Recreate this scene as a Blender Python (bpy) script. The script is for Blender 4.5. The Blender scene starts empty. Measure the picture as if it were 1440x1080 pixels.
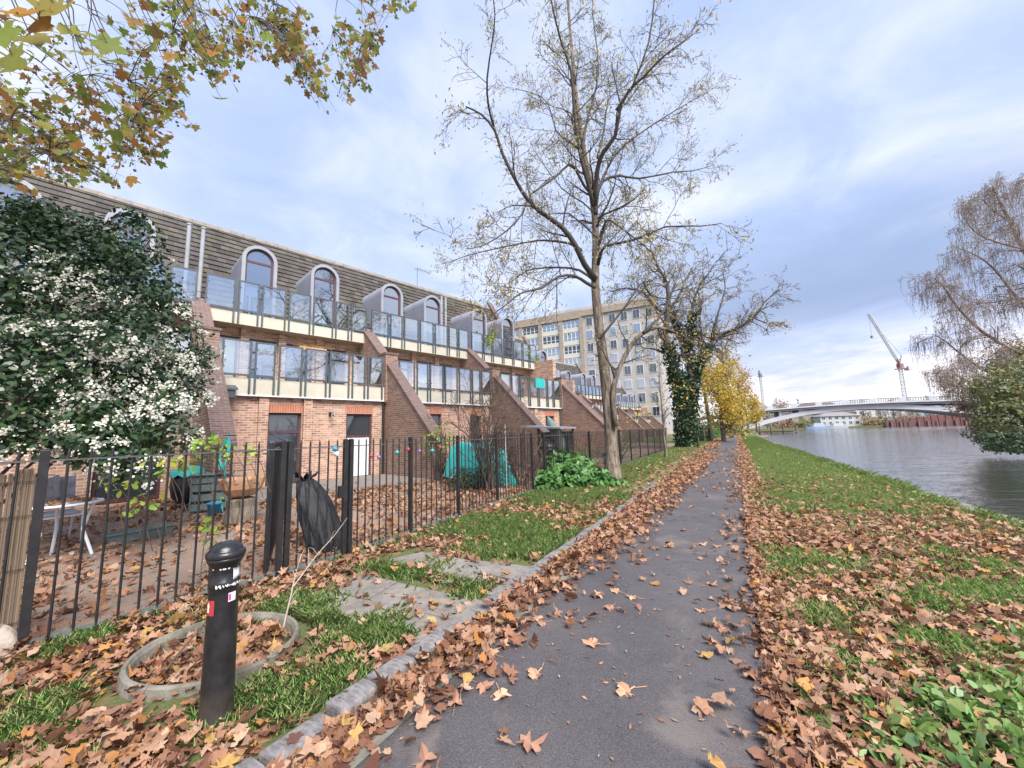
import bpy, math, random
import numpy as np
from mathutils import Vector, Matrix, Quaternion
random.seed(7)
PI = math.pi
R_ = math.radians
scene = bpy.context.scene
COL = scene.collection

# ------------------------------------------------------------------ survey helpers
FPX, EYE = 540.0, 1.5
PITCH, ROLL = R_(7.28), R_(1.75)
_f = Vector((0, math.cos(PITCH), math.sin(PITCH)))
_r0 = Vector((1, 0, 0)); _u0 = _r0.cross(_f)
CR = _r0 * math.cos(ROLL) - _u0 * math.sin(ROLL)
CU = _u0 * math.cos(ROLL) + _r0 * math.sin(ROLL)
CAM = Vector((0, 0, EYE))
def ray(x, y): return _f + CR * ((x - 720) / FPX) - CU * ((y - 540) / FPX)
def G(x, y, z=0.0):
    d = ray(x, y); return CAM + d * ((z - EYE) / d.z)
def D(x, y, Y):
    d = ray(x, y); return CAM + d * (Y / d.y)
PS = Vector((math.sin(R_(30)), math.cos(R_(30)), 0)); PN = Vector((math.cos(R_(30)), -math.sin(R_(30)), 0))
def path(s, n, z=0.0): return PS * s + PN * n + Vector((0, 0, z))     # along / across the towpath

# ------------------------------------------------------------------ object helpers
def tag(o, label=None, cat=None, group=None, kind=None):
    if label: o['label'] = label
    if cat: o['category'] = cat
    if group: o['group'] = group
    if kind: o['kind'] = kind
    return o
def thing(name, label, cat, loc=(0, 0, 0), rz=0.0, group=None):
    o = bpy.data.objects.new(name, None); COL.objects.link(o)
    o.location = loc; o.rotation_euler = (0, 0, rz); o.empty_display_size = .2
    return tag(o, label, cat, group)
def copy_tree(o, parent=None):
    c = o.copy(); COL.objects.link(c)
    if parent is not None: c.parent = parent
    for ch in list(o.children): copy_tree(ch, c)
    return c
def inv_of(parent):
    M = Matrix.Identity(4)
    while parent is not None:
        M = Matrix.LocRotScale(parent.location, parent.rotation_euler, parent.scale) @ M
        parent = parent.parent
    return M.inverted()
class MB:
    def __init__(s): s.v = []; s.f = []
    def add(s, vs, fs):
        b = len(s.v); s.v += [tuple(v) for v in vs]; s.f += [tuple(b + i for i in f) for f in fs]; return s
    def box(s, x0, x1, y0, y1, z0, z1):
        return s.add([(x0,y0,z0),(x1,y0,z0),(x1,y1,z0),(x0,y1,z0),(x0,y0,z1),(x1,y0,z1),(x1,y1,z1),(x0,y1,z1)],
                     [(0,3,2,1),(4,5,6,7),(0,1,5,4),(1,2,6,5),(2,3,7,6),(3,0,4,7)])
    def obox(s, c, ax, ay, az):               # oriented box: centre and half-axis vectors
        c, ax, ay, az = Vector(c), Vector(ax), Vector(ay), Vector(az)
        vs = [c + ax*i + ay*j + az*k for k in (-1,1) for j in (-1,1) for i in (-1,1)]
        return s.add(vs, [(0,2,3,1),(4,5,7,6),(0,1,5,4),(1,3,7,5),(3,2,6,7),(2,0,4,6)])
    def bar(s, a, b, w, h=None, up=(0,0,1)):
        a, b = Vector(a), Vector(b); d = (b - a); L = d.length; d.normalize(); up = Vector(up)
        if abs(d.dot(up)) > .98: up = Vector((1,0,0))
        x = d.cross(up).normalized(); z = x.cross(d)
        return s.obox((a+b)/2, d*L/2, x*w/2, z*(h or w)/2)
    def prism(s, poly, vec):                  # polygon extruded along vec
        n = len(poly); vec = Vector(vec); P = [Vector(p) for p in poly]
        return s.add(P + [p + vec for p in P], [tuple(range(n-1,-1,-1)), tuple(range(n,2*n))] + [(i,(i+1)%n,n+(i+1)%n,n+i) for i in range(n)])
    def tube(s, pts, radii, n=6, cap=True):
        pts = [Vector(p) for p in pts]; k = len(pts)
        if not hasattr(radii, '__len__'): radii = [radii]*k
        ref = Vector((.31,.52,.79)); vs = []
        for i, p in enumerate(pts):
            d = (pts[min(i+1,k-1)] - pts[max(i-1,0)])
            d = d.normalized() if d.length > 1e-9 else Vector((0,0,1))
            x = d.cross(ref); x = x.normalized() if x.length > .05 else d.orthogonal().normalized()
            y = d.cross(x)
            for j in range(n):
                a = 2*PI*j/n; vs.append(p + (x*math.cos(a) + y*math.sin(a))*radii[i])
        fs = [(i*n+j, i*n+(j+1)%n, (i+1)*n+(j+1)%n, (i+1)*n+j) for i in range(k-1) for j in range(n)]
        if cap: fs += [tuple(range(n-1,-1,-1)), tuple(range((k-1)*n, k*n))]
        return s.add(vs, fs)
    def lathe(s, prof, n=24, c=(0,0,0)):
        c = Vector(c); k = len(prof); vs = []
        for r, z in prof:
            for j in range(n): a = 2*PI*j/n; vs.append(c + Vector((r*math.cos(a), r*math.sin(a), z)))
        fs = [(i*n+j, i*n+(j+1)%n, (i+1)*n+(j+1)%n, (i+1)*n+j) for i in range(k-1) for j in range(n)]
        fs += [tuple(range(n-1,-1,-1)), tuple(range((k-1)*n, k*n))]
        return s.add(vs, fs)
    def ball(s, c, r, n=10, sc=(1,1,1)):
        m = n//2; prof = [(math.sin(PI*i/m), -math.cos(PI*i/m)) for i in range(m+1)]
        c = Vector(c); vs = []
        for rr, z in prof:
            for j in range(n): a = 2*PI*j/n; vs.append((c.x+r*sc[0]*max(rr,.02)*math.cos(a), c.y+r*sc[1]*max(rr,.02)*math.sin(a), c.z+r*sc[2]*z))
        return s.add(vs, [(i*n+j, i*n+(j+1)%n, (i+1)*n+(j+1)%n, (i+1)*n+j) for i in range(m) for j in range(n)])
    def build(s, name, mat, parent=None, world=False, smooth=False, bevel=0.0):
        me = bpy.data.meshes.new(name)
        vs = s.v
        if world and parent is not None:
            M = inv_of(parent); vs = [tuple(M @ Vector(v)) for v in vs]
        me.from_pydata(vs, [], s.f)
        o = bpy.data.objects.new(name, me); COL.objects.link(o)
        if mat: me.materials.append(mat)
        if smooth:
            me.polygons.foreach_set('use_smooth', [True]*len(me.polygons))
        if parent is not None: o.parent = parent
        if bevel:
            b = o.modifiers.new('bevel', 'BEVEL'); b.width = bevel; b.segments = 2; b.limit_method = 'ANGLE'; b.angle_limit = .6
        return o
def np_mesh(name, V, K, mat, parent=None, smooth=False):
    """V: (N*K,3) vertices, consecutive runs of K make one polygon."""
    if parent is not None:
        M = np.array(inv_of(parent)); V = V @ M[:3,:3].T + M[:3,3]
    n = len(V)//K; me = bpy.data.meshes.new(name)
    me.vertices.add(n*K); me.vertices.foreach_set('co', V.astype(np.float32).ravel())
    me.loops.add(n*K); me.loops.foreach_set('vertex_index', np.arange(n*K, dtype=np.int32))
    me.polygons.add(n); me.polygons.foreach_set('loop_start', np.arange(0, n*K, K, dtype=np.int32))
    try: me.polygons.foreach_set('loop_total', np.full(n, K, dtype=np.int32))
    except Exception: pass
    me.update(calc_edges=True); me.validate()
    if smooth: me.polygons.foreach_set('use_smooth', [True]*n)
    me.materials.append(mat)
    o = bpy.data.objects.new(name, me); COL.objects.link(o)
    if parent is not None: o.parent = parent
    return o
MAPLE_H = [(.04,-.95),(.05,-.42),(.32,-.55),(.74,-.40),(.56,-.10),(1.0,.28),(.60,.28),(.52,.50),(.27,.40),(.30,.66)]
MAPLE = np.array([(x,y) for x,y in MAPLE_H] + [(0,1.08)] + [(-x,y) for x,y in MAPLE_H[::-1]])*.55
_B = [(.04,-.9),(.05,-.45),(.30,-.62),(.66,-.50),(.70,-.15),(.86,.18),(.66,.36),(.50,.48),(.36,.62),(.22,.78)]
_C = [(.03,-.8),(.10,-.5),(.22,-.52),(.40,-.46),(.44,-.12),(.62,.20),(.52,.40),(.40,.42),(.30,.66),(.16,.70)]
_D = [(.03,-.95),(.04,-.40),(.25,-.46),(.60,-.52),(.40,-.02),(.78,.12),(.95,.45),(.48,.36),(.24,.34),(.34,.60)]
LITTER = np.array([[(x,y) for x,y in h] + [(0,1.0)] + [(-x*k,y-s_) for x,y in h[::-1]] for h, k, s_ in ((MAPLE_H,1,0),(_B,1,.04),(_C,1,0),(_D,.9,.06),(_B,.45,0),(_D,.5,0))])*.55
LEAF5 = np.array([(0,-1),(.5,-.25),(.36,.45),(0,1),(-.36,.45),(-.5,-.25)])*.5
OVAL = np.array([(0,-1),(.42,-.5),(.5,.1),(.3,.65),(0,1),(-.3,.65),(-.5,.1),(-.42,-.5)])*.5
SLIM = np.array([(0,-1),(.25,-.2),(0,1),(-.25,-.2)])*.5
ROUNDL = np.array([(0,-.8),(.5,-.95),(.85,-.45),(.72,.2),(.3,.62),(0,1),(-.3,.62),(-.72,.2),(-.85,-.45),(-.5,-.95)])*.5
def leaves(name, C, size, outline, mat, parent=None, nrm=None, spread=1.0, curl=.5, seed=1, svar=.3, down=None):
    rng = np.random.default_rng(seed); C = np.asarray(C, float); N = len(C)
    nv = rng.normal(size=(N,3))*spread
    if nrm is not None: nv = nv + np.asarray(nrm)
    nv /= np.linalg.norm(nv,axis=1,keepdims=True)+1e-9
    t = rng.normal(size=(N,3))
    if down is not None: t = t*.45 + np.asarray(down)[None,:]
    t -= (t*nv).sum(1,keepdims=True)*nv; t /= np.linalg.norm(t,axis=1,keepdims=True)+1e-9
    b = np.cross(nv,t)
    sz = (np.asarray(size)*np.ones(N)*(1+svar*rng.uniform(-1,1,N)))[:,None,None]
    K = outline.shape[-2]
    if outline.ndim == 3:                                # a set of outlines: every leaf draws one, stretched and ragged
        o_ = outline[rng.integers(0, len(outline), N)]*(1+rng.normal(size=(N,K,1))*.09); o_ = o_*np.stack([rng.uniform(.6,1.1,N), rng.uniform(.8,1.1,N)],1)[:,None,:]
    else: o_ = np.repeat(outline[None], N, 0)
    x = o_[:,:,0:1]; y = o_[:,:,1:2]
    cu = (rng.uniform(-.3,1,N)*curl)[:,None,None]; tw = (rng.uniform(-1,1,N)*curl)[:,None,None]
    fo = (rng.uniform(-.2,.8,N)*curl)[:,None,None]
    z = cu*(x*x*1.6+y*y*.7) + tw*x*y + fo*np.abs(x)*.5 + rng.normal(size=(N,K,1))*(.03 if curl < .9 else .07)*(curl>0)
    V = C[:,None,:] + sz*(x*b[:,None,:] + y*t[:,None,:] + z*nv[:,None,:])
    return np_mesh(name, V.reshape(-1,3), K, mat, parent)

# ------------------------------------------------------------------ materials
def nt(name):
    m = bpy.data.materials.new(name); m.use_nodes = True
    n = m.node_tree; n.nodes.clear()
    out = n.nodes.new('ShaderNodeOutputMaterial'); p = n.nodes.new('ShaderNodeBsdfPrincipled')
    n.links.new(p.outputs[0], out.inputs[0]); return m, n, p, out
def ramp(n, cols, pos=None):
    r = n.nodes.new('ShaderNodeValToRGB'); e = r.color_ramp.elements
    k = len(cols); pos = pos or [i/(k-1) for i in range(k)]
    while len(e) < k: e.new(.5)
    for i in range(k): e[i].position = pos[i]; e[i].color = (*cols[i], 1)
    return r
def coords(n, kind='Object'):
    return n.nodes.new('ShaderNodeTexCoord').outputs[kind]
def noise(n, vec, scale, detail=5, rough=.6, dist=0):
    t = n.nodes.new('ShaderNodeTexNoise'); t.inputs['Scale'].default_value = scale
    t.inputs['Detail'].default_value = detail; t.inputs['Roughness'].default_value = rough; t.inputs['Distortion'].default_value = dist
    if vec is not None: n.links.new(vec, t.inputs['Vector'])
    return t.outputs['Fac']
def bump(n, h, p, strength=.3, dist=.02):
    b = n.nodes.new('ShaderNodeBump'); b.inputs['Strength'].default_value = strength; b.inputs['Distance'].default_value = dist
    n.links.new(h, b.inputs['Height']); n.links.new(b.outputs[0], p.inputs['Normal']); return b
def mixc(n, fac, a, b, mode='MIX'):
    m = n.nodes.new('ShaderNodeMix'); m.data_type = 'RGBA'; m.blend_type = mode
    for s, v in ((m.inputs[0], fac), (m.inputs[6], a), (m.inputs[7], b)):
        if hasattr(v, 'links'): n.links.new(v, s)
        elif isinstance(v, (int, float)): s.default_value = v
        else: s.default_value = (*v, 1)
    return m.outputs[2]
def math_(n, op, a, b=None, c=None):
    m = n.nodes.new('ShaderNodeMath'); m.operation = op
    for i, v in enumerate((a, b, c)):
        if v is None: continue
        if hasattr(v, 'links'): n.links.new(v, m.inputs[i])
        else: m.inputs[i].default_value = v
    return m.outputs[0]
def pmat(name, c1, c2, scale=4, rough=.7, bs=.2, bscale=40, metal=0, pos=(.35,.65), r2=None, spec=None):
    m, n, p, o = nt(name); v = coords(n)
    r = ramp(n, [c1, c2], list(pos)); n.links.new(noise(n, v, scale, 7, .65), r.inputs[0]); n.links.new(r.outputs[0], p.inputs['Base Color'])
    p.inputs['Metallic'].default_value = metal; p.inputs['Roughness'].default_value = rough
    if spec is not None: p.inputs['Specular IOR Level'].default_value = spec
    if r2 is not None:
        rr = n.nodes.new('ShaderNodeMapRange'); n.links.new(noise(n, v, scale*2.3, 5), rr.inputs[0])
        rr.inputs[1].default_value=.3; rr.inputs[2].default_value=.7; rr.inputs[3].default_value = rough; rr.inputs[4].default_value = r2
        n.links.new(rr.outputs[0], p.inputs['Roughness'])
    if bs: bump(n, noise(n, v, bscale, 4), p, bs, .01)
    return m
def imat(name, cols, rough=.6, trans=.3, spec=.3, pos=None, mottle=0.0):
    """colour varies from one loose piece (leaf, blade, reed) to the next"""
    m, n, p, o = nt(name)
    g = n.nodes.new('ShaderNodeNewGeometry'); r = ramp(n, cols, pos)
    n.links.new(g.outputs['Random Per Island'], r.inputs[0]); c = r.outputs[0]
    if mottle:
        c = mixc(n, math_(n,'MULTIPLY', noise(n, coords(n), 35, 4), mottle), c, (cols[0][0]*.5, cols[0][1]*.4, cols[0][2]*.35))
    n.links.new(c, p.inputs['Base Color']); p.inputs['Roughness'].default_value = rough
    p.inputs['Specular IOR Level'].default_value = spec
    if trans:
        t = n.nodes.new('ShaderNodeBsdfTranslucent'); n.links.new(c, t.inputs[0])
        mx = n.nodes.new('ShaderNodeMixShader'); mx.inputs[0].default_value = trans
        n.links.new(p.outputs[0], mx.inputs[1]); n.links.new(t.outputs[0], mx.inputs[2]); n.links.new(mx.outputs[0], o.inputs[0])
    return m
def brickmat(name, c1, c2, mortar, w=.225, h=.075, ms=.011, rough=.85, stain=(.5,.45,.4), flip=False, slope=False):
    m, n, p, o = nt(name); v = coords(n)
    s = n.nodes.new('ShaderNodeSeparateXYZ'); n.links.new(v, s.inputs[0])
    c = n.nodes.new('ShaderNodeCombineXYZ')
    xy = math_(n,'ADD', s.outputs[0], s.outputs[1])
    if slope: n.links.new(s.outputs[0], c.inputs[0]); n.links.new(math_(n,'MULTIPLY', s.outputs[2], 1.4), c.inputs[1])
    elif flip: n.links.new(s.outputs[2], c.inputs[0]); n.links.new(xy, c.inputs[1])
    else: n.links.new(xy, c.inputs[0]); n.links.new(s.outputs[2], c.inputs[1])
    b = n.nodes.new('ShaderNodeTexBrick'); n.links.new(c.outputs[0], b.inputs['Vector'])
    b.inputs['Scale'].default_value = 1; b.inputs['Brick Width'].default_value = w; b.inputs['Row Height'].default_value = h
    b.inputs['Mortar Size'].default_value = ms; b.inputs['Mortar Smooth'].default_value = .2; b.inputs['Bias'].default_value = -.1
    b.inputs['Color1'].default_value = (*c1,1); b.inputs['Color2'].default_value = (*c2,1); b.inputs['Mortar'].default_value = (*mortar,1)
    k = mixc(n, noise(n, c.outputs[0], 6, 6), (.62,.6,.6), (1.3,1.25,1.2))
    col = mixc(n, .8, b.outputs['Color'], k, 'MULTIPLY')
    st = ramp(n, [(0,0,0),(1,1,1)], [.5,.75]); n.links.new(noise(n, v, .9, 6), st.inputs[0])
    col = mixc(n, math_(n,'MULTIPLY', st.outputs[0], .45), col, mixc(n, 1.0, col, stain, 'MULTIPLY'))
    n.links.new(col, p.inputs['Base Color']); p.inputs['Roughness'].default_value = rough
    bump(n, math_(n,'SUBTRACT', noise(n, v, 60, 3), b.outputs['Fac']), p, .5, .008)
    return m
def glassmat(name, tint, refl=.5, dark=(.03,.04,.05), rough=.02, see=True):
    m, n, p, o = nt(name)
    g = n.nodes.new('ShaderNodeBsdfGlossy'); g.inputs['Roughness'].default_value = rough; g.inputs[0].default_value = (*tint,1)
    bp = n.nodes.new('ShaderNodeBump'); bp.inputs['Strength'].default_value=.05; bp.inputs['Distance'].default_value=.02
    n.links.new(noise(n, coords(n), 1.5, 2), bp.inputs['Height']); n.links.new(bp.outputs[0], g.inputs['Normal'])
    if see: t = n.nodes.new('ShaderNodeBsdfTransparent'); t.inputs[0].default_value = (.86,.91,.93,1)
    else: t = n.nodes.new('ShaderNodeBsdfDiffuse'); t.inputs[0].default_value = (*dark,1)
    mx = n.nodes.new('ShaderNodeMixShader'); mx.inputs[0].default_value = refl
    n.links.new(t.outputs[0], mx.inputs[1]); n.links.new(g.outputs[0], mx.inputs[2]); n.links.new(mx.outputs[0], o.inputs[0])
    n.nodes.remove(p); return m

M = {}
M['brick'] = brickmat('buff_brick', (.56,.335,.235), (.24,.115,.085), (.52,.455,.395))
M['brick_shaded'] = brickmat('shaded_buff_brick', (.31,.185,.14), (.15,.08,.065), (.34,.29,.25))  # the same buff brick, with the wing walls' shade put into its colour
M['coping'] = brickmat('coping_brick', (.17,.10,.09), (.11,.065,.06), (.20,.17,.16), w=.24, h=.078, slope=True)
M['soldier'] = brickmat('soldier_brick', (.50,.16,.09), (.42,.13,.07), (.40,.30,.25), w=.075, h=.4)
M['cream'] = pmat('cream_render', (.55,.52,.44), (.47,.44,.37), 1.2, .8, .05)
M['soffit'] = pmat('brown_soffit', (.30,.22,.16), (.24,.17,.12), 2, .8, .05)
M['rail'] = pmat('grey_green_metal', (.085,.105,.12), (.055,.07,.082), 3, .45, .05)
M['purple'] = pmat('plum_frame', (.10,.045,.05), (.07,.03,.035), 5, .5, .05)
M['lead'] = pmat('lead_sheet', (.30,.31,.37), (.24,.25,.31), 1.5, .55, .1, 8)
M['leadrim'] = pmat('lead_rim', (.30,.31,.36), (.25,.26,.31), 2, .5, .05)
M['tile'] = imat('roof_tile', [(.062,.057,.055),(.09,.083,.078),(.115,.105,.098),(.075,.068,.066),(.14,.128,.118),(.09,.092,.055)], .85, 0, .2, mottle=.5)
M['ridge'] = pmat('ridge_tile', (.26,.23,.21), (.18,.16,.14), 3, .85, .3)
M['pipe'] = pmat('grey_pipe', (.33,.34,.37), (.27,.28,.31), 3, .5, 0)
M['pane'] = glassmat('balcony_glass', (.90,.93,.95), .40)
M['wglass'] = glassmat('window_glass', (.85,.9,1.0), .48, see=False)
M['wglassd'] = glassmat('dark_window_glass', (.8,.85,.9), .14, see=False)
M['wcurt'] = glassmat('curtained_glass', (.85,.9,.95), .22, dark=(.42,.41,.38), see=False)
M['white'] = pmat('white_paint', (.72,.75,.80), (.66,.69,.74), 3, .45, .02)
M['black'] = pmat('black_paint', (.012,.012,.015), (.024,.023,.024), 9, .30, .15, 60, r2=.5)
M['blackplastic'] = pmat('black_plastic', (.012,.013,.018), (.025,.026,.032), 6, .35, .1)
M['greymetal'] = pmat('grey_metal', (.18,.21,.22), (.10,.12,.125), 12, .6, .2)
M['bark'] = pmat('grey_bark', (.27,.215,.18), (.13,.10,.085), 7, .9, 1.0, 18)
m, n_, p, o = nt('grey_bark'); v = coords(n_); mp = n_.nodes.new('ShaderNodeMapping'); mp.inputs['Scale'].default_value = (1,1,.16); n_.links.new(v, mp.inputs[0])
f_ = noise(n_, mp.outputs[0], 14, 7, .65, .8); r = ramp(n_, [(.05,.04,.034),(.16,.125,.105),(.33,.27,.23)], [.36,.48,.64]); n_.links.new(f_, r.inputs[0])
n_.links.new(mixc(n_, math_(n_,'MULTIPLY', noise(n_, v, 1.3, 5), .5), r.outputs[0], (.16,.15,.10)), p.inputs['Base Color']); p.inputs['Roughness'].default_value = .95; p.inputs['Specular IOR Level'].default_value = .1; bump(n_, f_, p, 1.0, .06); M['bark'] = m
M['barkdark'] = pmat('dark_bark', (.085,.07,.062), (.05,.042,.038), 6, .9, .5, 25)
M['twig'] = pmat('brown_twig', (.11,.075,.055), (.07,.05,.04), 6, .9, 0)
M['birchbark'] = pmat('birch_bark', (.30,.25,.24), (.14,.11,.10), 5, .9, .3)
M['concrete'] = pmat('weathered_concrete', (.25,.23,.195), (.10,.098,.075), 6, .9, .6, 45)
M['granite'] = pmat('granite', (.25,.235,.235), (.11,.10,.10), 14, .8, .5, 60)
M['slab'] = pmat('paving_slab', (.25,.22,.20), (.15,.135,.12), 6, .85, .4, 50)
M['timber'] = pmat('old_timber', (.13,.10,.08), (.08,.06,.05), 8, .9, .5, 30)
M['teal'] = pmat('teal_sheet', (.03,.45,.42), (.04,.36,.36), 3, .5, .2, 6)
M['blue'] = pmat('blue_plastic', (.02,.24,.45), (.03,.30,.5), 4, .4, 0)
M['terracotta'] = pmat('terracotta', (.50,.30,.18), (.40,.22,.13), 5, .8, .2)
M['cushion'] = pmat('grey_cushion', (.40,.40,.45), (.33,.33,.38), 10, .95, .2, 80)
M['crate'] = pmat('grey_green_crate', (.16,.21,.21), (.12,.16,.16), 5, .6, .1)
M['stone'] = pmat('pale_stone', (.48,.41,.34), (.30,.25,.21), 9, .9, .8, 30)
M['red'] = pmat('red_paint', (.42,.045,.045), (.36,.04,.045), 4, .4, 0)
M['pink'] = pmat('pink_print', (.62,.08,.28), (.55,.06,.25), 4, .5, 0)
M['purpleball'] = pmat('purple_foil', (.28,.10,.45), (.22,.08,.38), 4, .3, 0)
M['sticker'] = pmat('white_sticker', (.75,.75,.74), (.66,.66,.66), 30, .5, 0)
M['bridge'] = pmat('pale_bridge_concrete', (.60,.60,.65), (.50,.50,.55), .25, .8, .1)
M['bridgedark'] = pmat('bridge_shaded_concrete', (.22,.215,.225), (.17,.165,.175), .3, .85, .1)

m, n_, p, o = nt('scuffed_black_paint'); v = coords(n_); r = ramp(n_, [(.010,.010,.012),(.024,.024,.026)], [.35,.65]); n_.links.new(noise(n_, v, 12, 6), r.inputs[0])
g1 = ramp(n_, [(0,0,0),(1,1,1)], [.66,.70]); n_.links.new(noise(n_, v, 26, 7, .7, 1.0), g1.inputs[0]); c_ = mixc(n_, math_(n_,'MULTIPLY', g1.outputs[0], .55), r.outputs[0], (.16,.15,.14))
sz_ = n_.nodes.new('ShaderNodeSeparateXYZ'); n_.links.new(v, sz_.inputs[0]); mr = n_.nodes.new('ShaderNodeMapRange'); n_.links.new(math_(n_,'ADD', sz_.outputs[2], math_(n_,'MULTIPLY', noise(n_, v, 9, 5), .35)), mr.inputs[0]); mr.inputs[1].default_value = .18; mr.inputs[2].default_value = .42; mr.inputs[3].default_value = .6; mr.inputs[4].default_value = 0
n_.links.new(mixc(n_, mr.outputs[0], c_, (.085,.07,.058)), p.inputs['Base Color']); p.inputs['Roughness'].default_value = .30; bump(n_, noise(n_, v, 55, 4), p, .25, .006); M['bollard'] = m
M['litter'] = imat('fallen_leaf', [(.17,.08,.055),(.38,.19,.115),(.50,.28,.175),(.60,.375,.25),(.43,.23,.14),(.68,.47,.33),(.30,.145,.095),(.58,.27,.08),(.64,.46,.17)], .7, .15, .25, [0,.12,.28,.45,.6,.74,.86,.95,1], mottle=.75)
M['blade'] = imat('grass_blade', [(.16,.31,.07),(.22,.40,.10),(.30,.45,.14),(.38,.44,.18),(.50,.45,.25)], .6, .3, .3)
# ------------------------------------------------------------------ ground, river, path
def groundmat(name, a, b, c, s1=.7, s2=14, leafc=None, amt=.5):
    m, n, p, o = nt(name); v = coords(n)
    r = ramp(n, [a, b], [.38,.62]); n.links.new(noise(n, v, s1, 8, .7), r.inputs[0])
    k = mixc(n, noise(n, v, s2, 6, .75), r.outputs[0], c)
    if leafc:
        vo = n.nodes.new('ShaderNodeTexVoronoi'); vo.inputs['Scale'].default_value = 7; n.links.new(v, vo.inputs['Vector'])
        lr = ramp(n, [leafc, (leafc[0]*1.4, leafc[1]*1.5, leafc[2]*1.6)]); sp = n.nodes.new('ShaderNodeSeparateColor'); n.links.new(vo.outputs['Color'], sp.inputs[0]); n.links.new(sp.outputs[1], lr.inputs[0])
        th = math_(n,'LESS_THAN', vo.outputs['Distance'], .45)
        rare = math_(n,'LESS_THAN', sp.outputs[0], amt)
        big = ramp(n, [(0,0,0),(1,1,1)], [.42,.58]); n.links.new(noise(n, v, .5, 4), big.inputs[0])
        k = mixc(n, math_(n,'MULTIPLY', math_(n,'MULTIPLY', th, rare), big.outputs[0]), k, lr.outputs[0])
    n.links.new(k, p.inputs['Base Color']); p.inputs['Roughness'].default_value = .95; p.inputs['Specular IOR Level'].default_value = .15
    bump(n, noise(n, v, 30, 5, .7), p, .8, .03); return m
LC = (.34,.15,.09)
M['land'] = groundmat('land_surface', (.09,.11,.045), (.11,.095,.06), (.13,.15,.06))
M['turf'] = groundmat('turf_surface', (.085,.10,.04), (.125,.115,.06), (.12,.15,.055), leafc=LC, amt=.45)
M['soil'] = groundmat('garden_surface', (.25,.215,.19), (.17,.14,.12), (.30,.21,.16), 1.2, 9, LC, .45)
def bank_n(s):
    ks = [(-60,3.6),(0,3.4),(8,3.22),(13,3.08),(36,2.3),(60,2.3),(90,3.0),(150,4.6)]
    for (a,x),(b,y) in zip(ks, ks[1:]):
        if s <= b: return x + (y-x)*(s-a)/(b-a)
    return ks[-1][1]
SS = [-60,-20,-5,0,4,8,13,20,28,36,48,60,75,90,120,150]
edge = [path(s, bank_n(s)) for s in SS]
poly = [Vector((p.x,p.y,-.03)) for p in edge] + [Vector((x,y,-.03)) for x,y in ((97,158),(130,162),(200,152),(420,120),(1500,60),(1500,2600),(-1500,2600),(-1500,-200))]
tag(MB().prism([p - Vector((0,0,1.6)) for p in poly], (0,0,1.6)).build('ground', M['land']), kind='structure')
# river
m, n, p, o = nt('river_water'); v = coords(n)
mp = n.nodes.new('ShaderNodeMapping'); mp.inputs['Rotation'].default_value = (0,0,R_(28)); mp.inputs['Scale'].default_value = (.45,1.0,1); n.links.new(v, mp.inputs[0])
p.inputs['Base Color'].default_value = (.03,.037,.034,1); p.inputs['Roughness'].default_value = .09; p.inputs['IOR'].default_value = 2.3
h = math_(n,'ADD', noise(n, mp.outputs[0], 1.1, 4, .55, .6), math_(n,'MULTIPLY', noise(n, mp.outputs[0], 4.5, 3), .35)); bump(n, h, p, .34, .22)
M['water'] = m
tag(MB().add([(-300,-300,-.62),(1500,-300,-.62),(1500,1500,-.62),(-300,1500,-.62)], [(0,1,2,3)]).build('water', M['water']), kind='structure')
# bank edging: weathered coping along the water
mb = MB()
for a, b in zip(SS[1:], SS[2:]):
    k = max(1, int((b-a)/1.2))
    for i in range(k):
        s0 = a+(b-a)*i/k; s1 = a+(b-a)*(i+1)/k-.015
        q = [path(s0,bank_n(s0)+.02,-.9), path(s1,bank_n(s1)+.02,-.9), path(s1,bank_n(s1)+.30,-.9), path(s0,bank_n(s0)+.30,-.9)]
        mb.prism(q, (0,0,.9+random.uniform(-.015,.015)))
tag(mb.build('river_bank', M['concrete'], bevel=.012), kind='structure')

def strip(name, n0, n1, s0, s1, z, mat, step=1.0, wob=.0):
    mb = MB(); k = int((s1-s0)/step); L = []
    for i in range(k+1):
        s = s0+(s1-s0)*i/k
        a = n0(s) if callable(n0) else n0; b = n1(s) if callable(n1) else n1
        L.append((path(s, a+random.uniform(-wob,wob), z), path(s, b+random.uniform(-wob,wob), z)))
    vs = [p for ab in L for p in ab]
    mb.add(vs, [(2*i,2*i+1,2*i+3,2*i+2) for i in range(k)])
    return tag(mb.build(name, mat), kind='structure')
strip('right_verge', 0.02, bank_n, -6, 66, .012, M['turf'])
strip('left_verge', -4.45, -2.03, -6, 62, .055, M['turf'])
MB_g = MB().add([path(-8,-4.4,-.004), path(40,-4.4,-.004), path(62,-30,-.004), path(-8,-30,-.004)], [(0,1,2,3)])
tag(MB_g.build('garden_ground', M['soil']), kind='structure')
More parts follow.
